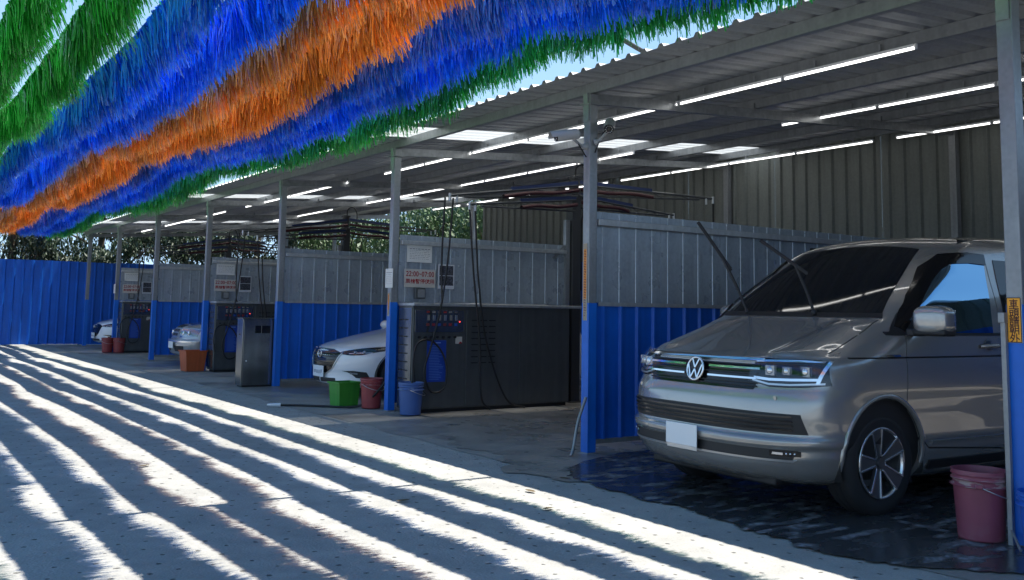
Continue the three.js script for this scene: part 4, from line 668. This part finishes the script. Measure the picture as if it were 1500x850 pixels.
const hatchTab = [[0.16, 0.62, 0.74, 0.6, 2.4, -3.3], [0.20, 0.80, 0.80, 0.75, 2.4, -3.4], [0.26, 0.865, 0.85, 0.85, 2.4, -3.5], [0.34, 0.86, 0.875, 0.9, 2.4, -3.52], [0.48, 0.875, 0.89, 0.92, 2.4, -3.52], [0.60, 0.87, 0.895, 0.92, 2.4, -3.5], [0.68, 0.83, 0.895, 0.95, 2.4, -3.5], [0.73, 0.76, 0.89, 0.98, 2.5, -3.49], [0.77, 0.66, 0.88, 1.0, 2.6, -3.48], [0.82, 0.46, 0.87, 1.0, 2.8, -3.46], [0.88, 0.20, 0.86, 0.95, 2.9, -3.44], [0.94, -0.10, 0.85, 0.8, 2.9, -3.4], [0.985, -0.32, 0.835, 0.6, 2.8, -3.38], [1.10, -0.56, 0.79, 0.5, 2.7, -3.3], [1.25, -0.88, 0.72, 0.5, 2.6, -3.15], [1.37, -1.22, 0.64, 0.6, 2.4, -2.95], [1.43, -1.6, 0.5, 0.7, 2.2, -2.7], [1.455, -2.0, 0.25, 0.4, 2, -2.4]];
function hatch(label, pos, turn, grille) {
  const { t, B, F, both, fband, side } = carBase('hatchback', label, pos, turn, hatchTab, whitePaint, { R: 0.315, ax: 0, rx: -2.7, track: 0.78, gaps: [-0.62, -1.7] });
  mesh('windscreen', fband(0.56, 1.36, 0.70, 1.0, 0.004, 0.01), M.glass, t);
  const g = mesh('grille', B.skin(F, [[-0.50, 0.655], [-0.30, 0.70], [0, 0.708], [0.30, 0.70], [0.50, 0.655]], [[-0.36, 0.44], [-0.22, 0.365], [0, 0.35], [0.22, 0.365], [0.36, 0.44]], 0.004, 0.02, 28, 6), M.blackGloss, t);
  if (grille) { for (let i = 0; i < 6; i++) { const y = 0.43 + i * 0.042, zz = 0.30 + 0.025 * i; mesh('slat', fband(zz, y + 0.004, zz, y - 0.004, 0.012, 0.01), M.black, g); } mesh('chrome_wing', B.skin(F, [[-0.52, 0.665], [-0.38, 0.45], [-0.23, 0.372], [0, 0.357], [0.23, 0.372], [0.38, 0.45], [0.52, 0.665]], [[-0.50, 0.652], [-0.36, 0.436], [-0.22, 0.356], [0, 0.340], [0.22, 0.356], [0.36, 0.436], [0.50, 0.652]], 0.016, 0.012, 40, 1), M.satin, g); }
  const e = new THREE.Group(); e.name = 'emblem'; e.position.copy(B.front(0, 0.625, 0.02)); e.rotation.y = Math.PI / 2; t.add(e); const ov = new THREE.TorusGeometry(0.055, 0.006, 8, 32).scale(1.25, 1, 1); mesh('ring', ov, M.chrome, e); mesh('wing', [tube([[-0.058, 0.018, 0], [-0.02, 0.006, 0.002], [0, -0.014, 0.002], [0.02, 0.006, 0.002], [0.058, 0.018, 0]], 0.006, 20, 6)], M.chrome, e);
  both((s) => {
    const hl = mesh('headlamp', B.skin(F, [[s * 0.47, 0.668], [s * 0.62, 0.712], [s * 0.74, 0.735], [s * 0.845, 0.752]], [[s * 0.49, 0.640], [s * 0.62, 0.625], [s * 0.74, 0.632], [s * 0.85, 0.69]], 0.004, 0.02, 20, 5), M.blackGloss, t);
    for (const [z, y] of [[0.66, 0.665], [0.74, 0.675]]) mesh('projector_lens', new THREE.SphereGeometry(0.026, 14, 10).translate(B.fx(s * z, y) + 0.002, y, s * z), M.lampInner, hl);
    mesh('daylight_strip', B.skin(F, [[s * 0.60, 0.648], [s * 0.80, 0.668]], [[s * 0.60, 0.640], [s * 0.80, 0.660]], 0.012, 0.01, 10, 1), M.satin, hl);
    mesh('clear_cover', B.skin(F, [[s * 0.47, 0.668], [s * 0.62, 0.712], [s * 0.74, 0.735], [s * 0.845, 0.752]], [[s * 0.49, 0.640], [s * 0.62, 0.625], [s * 0.74, 0.632], [s * 0.85, 0.69]], 0.03, 0.003, 20, 5), M.lens, hl);
    const fg = mesh('fog_recess', B.skin(F, [[s * 0.52, 0.405], [s * 0.66, 0.412], [s * 0.77, 0.395]], [[s * 0.62, 0.39], [s * 0.68, 0.315], [s * 0.79, 0.30]], 0.004, 0.02, 14, 4), M.black, t);
    mesh('fog_lamp', B.skin(F, [[s * 0.62, 0.388], [s * 0.70, 0.384]], [[s * 0.62, 0.366], [s * 0.70, 0.362]], 0.012, 0.01, 6, 1), M.chrome, fg);
    mesh('side_window', side(s, [[-0.78, 1.08], [-1.3, 1.32], [-2.3, 1.34]], [[-0.72, 1.01], [-1.3, 1.01], [-2.35, 1.03]], 0.004), M.glass, t);
    mesh('door_mirror', new THREE.SphereGeometry(1, 18, 12).scale(0.08, 0.07, 0.12).translate(-0.62, 1.03, s * 0.96), whitePaint, t);
    mesh('lower_intake', B.skin(F, [[s * 0.02, 0.295], [s * 0.40, 0.30]], [[s * 0.02, 0.235], [s * 0.42, 0.245]], 0.004, 0.02, 12, 2), M.black, t);
  });
  const p = B.front(0, 0.36, 0.03); const np = mesh('number_plate', rbox(p.x, p.x + 0.008, 0.30, 0.46, -0.19, 0.19, 0.004), M.white, t); mesh('plate_print', new THREE.PlaneGeometry(0.37, 0.15).rotateY(Math.PI / 2).translate(p.x + 0.0095, 0.38, 0), printed(T_plate), np);
  return t;
}
hatch('white hatchback with a dark grille parked by the green bin', [0.86, 0, -6.12], Math.PI - 0.02, true);
hatch('white hatchback parked against the blue end fence', [0.82, 0, -22.15], Math.PI + 0.02, false);
{
  const tab = [[0.17, 0.60, 0.76, 0.4, 2.8, -3.6], [0.24, 0.80, 0.83, 0.5, 2.8, -3.75], [0.32, 0.84, 0.86, 0.55, 2.8, -3.85], [0.46, 0.86, 0.875, 0.55, 3, -3.88], [0.535, 0.86, 0.88, 0.55, 3, -3.88], [0.56, 0.80, 0.88, 0.55, 3, -3.87], [0.66, 0.78, 0.88, 0.6, 3, -3.86], [0.76, 0.735, 0.878, 0.7, 3, -3.86], [0.82, 0.66, 0.87, 0.75, 3, -3.86], [0.86, 0.50, 0.865, 0.8, 3.1, -3.86], [0.91, 0.18, 0.86, 0.8, 3.2, -3.85], [0.95, -0.15, 0.85, 0.7, 3.0, -3.83], [0.98, -0.40, 0.84, 0.6, 2.8, -3.8], [1.10, -0.66, 0.78, 0.5, 2.7, -3.4], [1.25, -1.0, 0.71, 0.5, 2.6, -2.95], [1.36, -1.35, 0.62, 0.6, 2.4, -2.6], [1.41, -1.7, 0.48, 0.5, 2.2, -2.4], [1.43, -2.0, 0.2, 0.3, 2, -2.2]];
  const { t, B, F, both, fband, side } = carBase('saloon_car', 'silver saloon car with an upright chrome grille behind the orange bin', [0.90, 0, -14.25], Math.PI - 0.02, tab, silverPaint, { R: 0.31, ax: 0, rx: -2.75, track: 0.76, gaps: [-0.55, -1.6] });
  mesh('windscreen', fband(0.56, 1.35, 0.70, 1.0, 0.004, 0.01), M.glass, t);
  const g = mesh('grille', B.skin(F, [[-0.27, 0.85], [0, 0.86], [0.27, 0.85]], [[-0.20, 0.585], [0, 0.58], [0.20, 0.585]], 0.02, 0.04, 14, 5), M.satin, t);
  for (let i = 0; i < 3; i++) both((s) => { const y = 0.625 + i * 0.082, k = 0.17 + i * 0.022; mesh('slot', B.skin(F, [[s * 0.02, y + 0.052], [s * (k + 0.012), y + 0.052]], [[s * 0.02, y], [s * k, y]], 0.024, 0.012, 8, 2), M.black, g); });
  both((s) => {
    const hl = mesh('headlamp', B.skin(F, [[s * 0.34, 0.765], [s * 0.60, 0.775], [s * 0.80, 0.77]], [[s * 0.30, 0.60], [s * 0.60, 0.60], [s * 0.82, 0.62]], 0.006, 0.02, 14, 5), M.lampInner, t);
    for (const z of [0.44, 0.63]) mesh('reflector', new THREE.SphereGeometry(0.06, 18, 12).scale(0.4, 1, 1).translate(B.fx(s * z, 0.69) + 0.004, 0.69, s * z), M.chrome, hl);
    mesh('clear_cover', B.skin(F, [[s * 0.34, 0.765], [s * 0.60, 0.775], [s * 0.80, 0.77]], [[s * 0.30, 0.60], [s * 0.60, 0.60], [s * 0.82, 0.62]], 0.035, 0.003, 14, 5), M.lens, hl);
    mesh('air_intake', B.skin(F, [[s * 0.16, 0.42], [s * 0.62, 0.42]], [[s * 0.16, 0.30], [s * 0.58, 0.30]], 0.004, 0.02, 12, 2), M.black, t);
    mesh('side_window', side(s, [[-0.85, 1.08], [-1.4, 1.31], [-2.3, 1.30]], [[-0.75, 1.01], [-1.4, 1.01], [-2.5, 1.03]], 0.004), M.glass, t);
    mesh('door_mirror', new THREE.SphereGeometry(1, 18, 12).scale(0.08, 0.07, 0.12).translate(-0.65, 1.03, s * 0.94), silverPaint, t);
  });
  mesh('bumper_strip', fband(0.80, 0.525, 0.80, 0.50, 0.012, 0.02), M.chrome, t);
  const p = B.front(0, 0.42, 0.03); mesh('number_plate', rbox(p.x, p.x + 0.008, 0.36, 0.50, -0.19, 0.19, 0.004), M.white, t);
}

// ---------------------------------------------------------------- tinsel garlands strung along the yard, blown towards the bays
{
  const SUP = [9.8, 0.7, -8.4, -17.5, -26.6], zA = 8.0, zB = -26.6;
  const GR = [0.035, 0.44, 0.05], BL = [0.004, 0.21, 0.92], OR = [0.90, 0.38, 0.055];
  const rows = [ // x, wire height, strand length, lean (rad), colour, label
    [-0.86, 3.725, 0.44, 0.27, GR, 'green tinsel garland hung just outside the roof edge'],
    [-1.38, 3.80, 0.46, 0.42, BL, 'blue tinsel garland beside the green one at the roof edge'],
    [-1.85, 3.78, 0.46, 0.42, BL, 'blue tinsel garland beside the orange pair on its roof side'],
    [-2.32, 3.80, 0.46, 0.42, OR, 'orange tinsel garland of the pair, on the roof side'],
    [-2.79, 3.78, 0.46, 0.42, OR, 'orange tinsel garland of the pair, on the yard side'],
    [-3.27, 3.78, 0.46, 0.42, BL, 'blue tinsel garland beside the orange pair on its yard side'],
    [-3.74, 3.76, 0.46, 0.42, BL, 'blue tinsel garland next to the two outer green ones'],
    [-4.21, 3.80, 0.46, 0.42, GR, 'green tinsel garland next to the blue ones over the yard'],
    [-4.68, 3.80, 0.46, 0.42, GR, 'green tinsel garland beside the outermost green one'],
    [-5.15, 3.80, 0.46, 0.42, GR, 'outermost green tinsel garland over the open yard'],
  ];
  const wireY = (y, z) => { let i = 0; while (i < SUP.length - 2 && z < SUP[i + 1]) i++; const t = (SUP[i] - z) / (SUP[i] - SUP[i + 1]); return y + 0.13 - 4 * 0.21 * t * (1 - t); };
  const shiftX = (ri, z) => { let i = 0; while (i < SUP.length - 2 && z < SUP[i + 1]) i++; return 0.16 * (hash(ri, i, 77) - 0.5) + 0.05 * (vn(z * 0.5, ri * 4, 78) - 0.5); };
  // tufts of narrow plastic strips, unit length, hanging along -y; the fringe leans by turning the tuft about z
  const tuft = (s0) => {
    const pos = [], idx = [], nrm = [];
    for (let k = 0; k < 11; k++) {
      const h = (i) => hash(k, i, s0), w = 0.007 + 0.014 * h(1), L = 0.62 + 0.42 * h(2), ya = (h(3) - 0.5) * 2.4, ox = (h(4) - 0.5) * 0.03, oz = (h(5) - 0.5) * 0.075, dx = (h(6) - 0.5) * 0.22, dz = (h(7) - 0.5) * 0.26, bx = (h(8) - 0.35) * -0.16, n = 5, b0 = pos.length / 3;
      for (let i = 0; i <= n; i++) { const t = i / n, a = ya + t * (h(9) - 0.5) * 2, c = Math.cos(a), s = Math.sin(a), x = ox + dx * t + bx * t * t, y = -L * t, z = oz + dz * t + 0.03 * (h(10 + i) - 0.5) * t, ww = w * (1 - 0.35 * t); pos.push(x - s * ww / 2, y, z - c * ww / 2, x + s * ww / 2, y, z + c * ww / 2); }
      for (let i = 0; i < n; i++) { const a = b0 + i * 2; idx.push(a, a + 1, a + 2, a + 1, a + 3, a + 2); }
    }
    const g = new THREE.BufferGeometry(); g.setAttribute('position', new THREE.Float32BufferAttribute(pos, 3)); g.setIndex(idx); g.computeVertexNormals(); return g;
  };
  const tufts = [1, 2, 3].map((i) => tuft(i * 31));
  const m4 = new THREE.Matrix4(), e = new THREE.Euler(), q = new THREE.Quaternion(), col = new THREE.Color();
  rows.forEach(([x, y, L, lean, c, label], ri) => {
    const tiers = 2, stepL = 0.05;
    const t = thing('tinsel_garland', label, 'garland', [x, 0, 0], 0, 'tinsel garlands');
    const pts = []; for (let z = zA; z >= zB - 0.01; z -= 0.35) pts.push([shiftX(ri, z), wireY(y, z) + (ri ? 0 : 0.065 * sst(-2.5, 0.7, z)), z]);
    mesh('cord', tube(pts, 0.005, 300, 5), M.rope, t);
    const mat = phys([1, 1, 1], 0.28, 0, { transmission: 0.26, thickness: 0, specularIntensity: 1 });
    const per = [[], [], []];
    for (let k = 0; k < tiers; k++) {
      let z = zA;
      while (z > zB) {
        z -= 0.017 * rr(0.6, 1.4);
        const gust = 0.26 * (vn(z * 0.8 + 50, ri * 7, 5) - 0.5) + 0.30 * (vn(z * 3.1 + 80, ri * 5, 6) - 0.5), th = lean + gust + 0.13 * (rnd() + rnd() - 1);
        const d = k * stepL, l0 = lean + 0.5 * gust; const len = L * (0.85 + 0.30 * vn(z * 2.3, ri * 9 + k, 8)) * rr(0.86, 1.1);
        e.set(0.22 * (rnd() + rnd() - 1) + 0.30 * (vn(z * 1.7, ri * 3 + k, 4) - 0.5), rr(-0.5, 0.5), th, 'ZXY'); q.setFromEuler(e);
        m4.compose(V3(shiftX(ri, z) + d * Math.sin(l0) + rr(-0.015, 0.015), wireY(y, z) + (ri ? 0 : 0.065 * sst(-2.5, 0.7, z)) - d * Math.cos(l0) + rr(-0.012, 0.012), z), q, V3(len, len, 1));
        const v = rr(0.55, 1.2) * (0.75 + 0.5 * vn(z * 1.2, ri * 11 + k, 9)); col.setRGB(c[0] * v, c[1] * v, c[2] * v);
        per[Math.floor(rnd() * 3)].push([m4.clone(), col.clone()]);
      }
      if (k) { const bp = []; for (let z2 = zA; z2 >= zB; z2 -= 0.35) bp.push([shiftX(ri, z2) + stepL * Math.sin(lean), wireY(y, z2) + (ri ? 0 : 0.065 * sst(-2.5, 0.7, z2)) - stepL * Math.cos(lean), z2]); mesh('cord', tube(bp, 0.003, 200, 4), M.rope, t); }
    }
    per.forEach((list, i) => { const im = new THREE.InstancedMesh(tufts[i], mat, list.length); im.name = 'fringe'; im.userData.kind = 'stuff'; shade(im); list.forEach(([m, cc], j) => { im.setMatrixAt(j, m); im.setColorAt(j, cc); }); t.add(im); });
  });
  SUP.slice(0, 5).forEach((z, i) => {
    const t = thing('cross_rope', ['rope over the yard behind the camera', 'rope carrying the garlands above the van', 'rope carrying the garlands above the upright cabinet', 'rope carrying the garlands above the two red pails', 'rope carrying the garland ends above the blue fence'][i], 'rope', [0, 0, z], 0, 'cross ropes');
    mesh('rope', tube([[0.05, 3.62, 0], ...rows.map((r) => [r[0], r[1] + 0.135, 0]), [-5.3, 4.0, 0], [-7, 4.2, 0]], 0.022, 80, 8), M.rope, t);
    const p = thing('rope_pole', 'tall steel pole holding up the garland ropes beside the yard', 'pole', [-7.03, 0, z], 0, 'rope poles'); mesh('shaft', rod([0, 0, 0], [0, 4.3, 0], 0.045, 0.035), M.steel, p); mesh('base_plate', box(-0.12, 0.12, 0.004, 0.02, -0.12, 0.12), M.steel, p);
  });
}

// ---------------------------------------------------------------- trees behind the fence and behind the open bays
{
  const leafG = (() => { const s = new THREE.Shape(); s.moveTo(0, 0); s.quadraticCurveTo(0.045, 0.05, 0, 0.14); s.quadraticCurveTo(-0.045, 0.05, 0, 0); const g = new THREE.ShapeGeometry(s, 2), p = g.attributes.position; for (let i = 0; i < p.count; i++) p.setZ(i, 0.25 * Math.abs(p.getX(i))); g.computeVertexNormals(); return g; })();
  const leafM = phys([1, 1, 1], 0.6, 0, { transmission: 0.25, thickness: 0 });
  const m4 = new THREE.Matrix4(), q = new THREE.Quaternion(), e = new THREE.Euler(), col = new THREE.Color();
  function tree(label, [x, z], h, r, n, tone) {
    const t = thing('tree', label, 'tree', [x, 0, z], 0, 'trees around the yard');
    const limbs = [], tips = []; limbs.push(tube([[0, 0, 0], [0.05, h * 0.3, 0.03], [-0.05, h * 0.55, 0.06], [0, h * 0.8, 0]], 0.11, 20, 8));
    for (let i = 0; i < 9; i++) { const a = i * 2.4 + rnd(), y0 = h * rr(0.2, 0.6), rr1 = r * rr(0.5, 0.95), y1 = y0 + h * rr(0.1, 0.32); limbs.push(tube([[0, y0, 0], [Math.cos(a) * rr1 * 0.5, lerp(y0, y1, 0.6), Math.sin(a) * rr1 * 0.5], [Math.cos(a) * rr1, y1, Math.sin(a) * rr1]], 0.035, 10, 6)); tips.push([Math.cos(a) * rr1, y1, Math.sin(a) * rr1], [Math.cos(a) * rr1 * 0.5, lerp(y0, y1, 0.6) + 0.2, Math.sin(a) * rr1 * 0.5]); }
    mesh('trunk', limbs, M.bark, t);
    tips.push([0, h * 0.85, 0], [0, h * 0.7, 0.2]);
    const cl = []; for (let i = 0; i < 70; i++) { const tp = tips[i % tips.length]; cl.push([tp[0] + rr(-0.5, 0.5) * r * 0.6, tp[1] + rr(-0.35, 0.4) * r * 0.6, tp[2] + rr(-0.5, 0.5) * r * 0.6, rr(0.22, 0.5) * r * 0.6]); }
    const im = new THREE.InstancedMesh(leafG, leafM, n); im.name = 'crown'; im.userData.kind = 'stuff'; shade(im);
    for (let j = 0; j < n; j++) { const c = cl[Math.floor(rnd() * cl.length)], u = rr(-1, 1), a = rr(0, 6.283), s = Math.sqrt(1 - u * u), k = Math.pow(rnd(), 0.45) * c[3]; e.set(rr(-2, 0.4), rr(0, 6.283), rr(-0.6, 0.6)); q.setFromEuler(e); const sc = rr(0.9, 1.7); m4.compose(V3(c[0] + k * s * Math.cos(a), c[1] + k * u * 0.8, c[2] + k * s * Math.sin(a)), q, V3(sc, sc, sc)); im.setMatrixAt(j, m4); const v = rr(0.6, 1.3); col.setRGB(tone[0] * v, tone[1] * v, tone[2] * v); im.setColorAt(j, col); }
    t.add(im);
  }
  const dark = [0.03, 0.06, 0.02], mid = [0.06, 0.12, 0.028];
  tree('dark leafy tree standing behind the blue end fence', [-4.6, -28.0], 5.2, 2.3, 11000, dark); tree('dark leafy tree standing behind the blue end fence', [-1.6, -27.6], 4.8, 2.2, 11000, dark); tree('dark leafy tree standing behind the blue end fence', [1.2, -28.2], 5.3, 2.3, 11000, dark); tree('dark leafy tree standing behind the blue end fence', [3.8, -27.5], 5.0, 2.3, 11000, dark);
  tree('dark leafy tree standing behind the blue end fence', [6.6, -27.8], 5.2, 2.3, 11000, dark); tree('dark leafy tree standing behind the blue end fence', [9.8, -28.6], 5.6, 2.5, 11000, dark); tree('lighter green tree showing over the low back wall', [12.6, -22.5], 6, 2.5, 11000, mid); tree('lighter green tree showing over the low back wall', [12.6, -12.8], 5.6, 2.5, 11000, mid);
  tree('lighter green tree showing over the low back wall', [9.2, -24.5], 5.2, 2.4, 11000, mid); tree('lighter green tree showing over the low back wall', [9.6, -20.0], 5.4, 2.4, 11000, mid); tree('lighter green tree showing over the low back wall', [9.0, -15.6], 5.0, 2.3, 11000, mid); tree('lighter green tree showing over the low back wall', [12.5, -17.5], 6.2, 2.6, 11000, mid);
}
scene.traverse((o) => { if (o.isMesh) { o.castShadow = true; o.receiveShadow = true; } });
renderer.render(scene, camera);
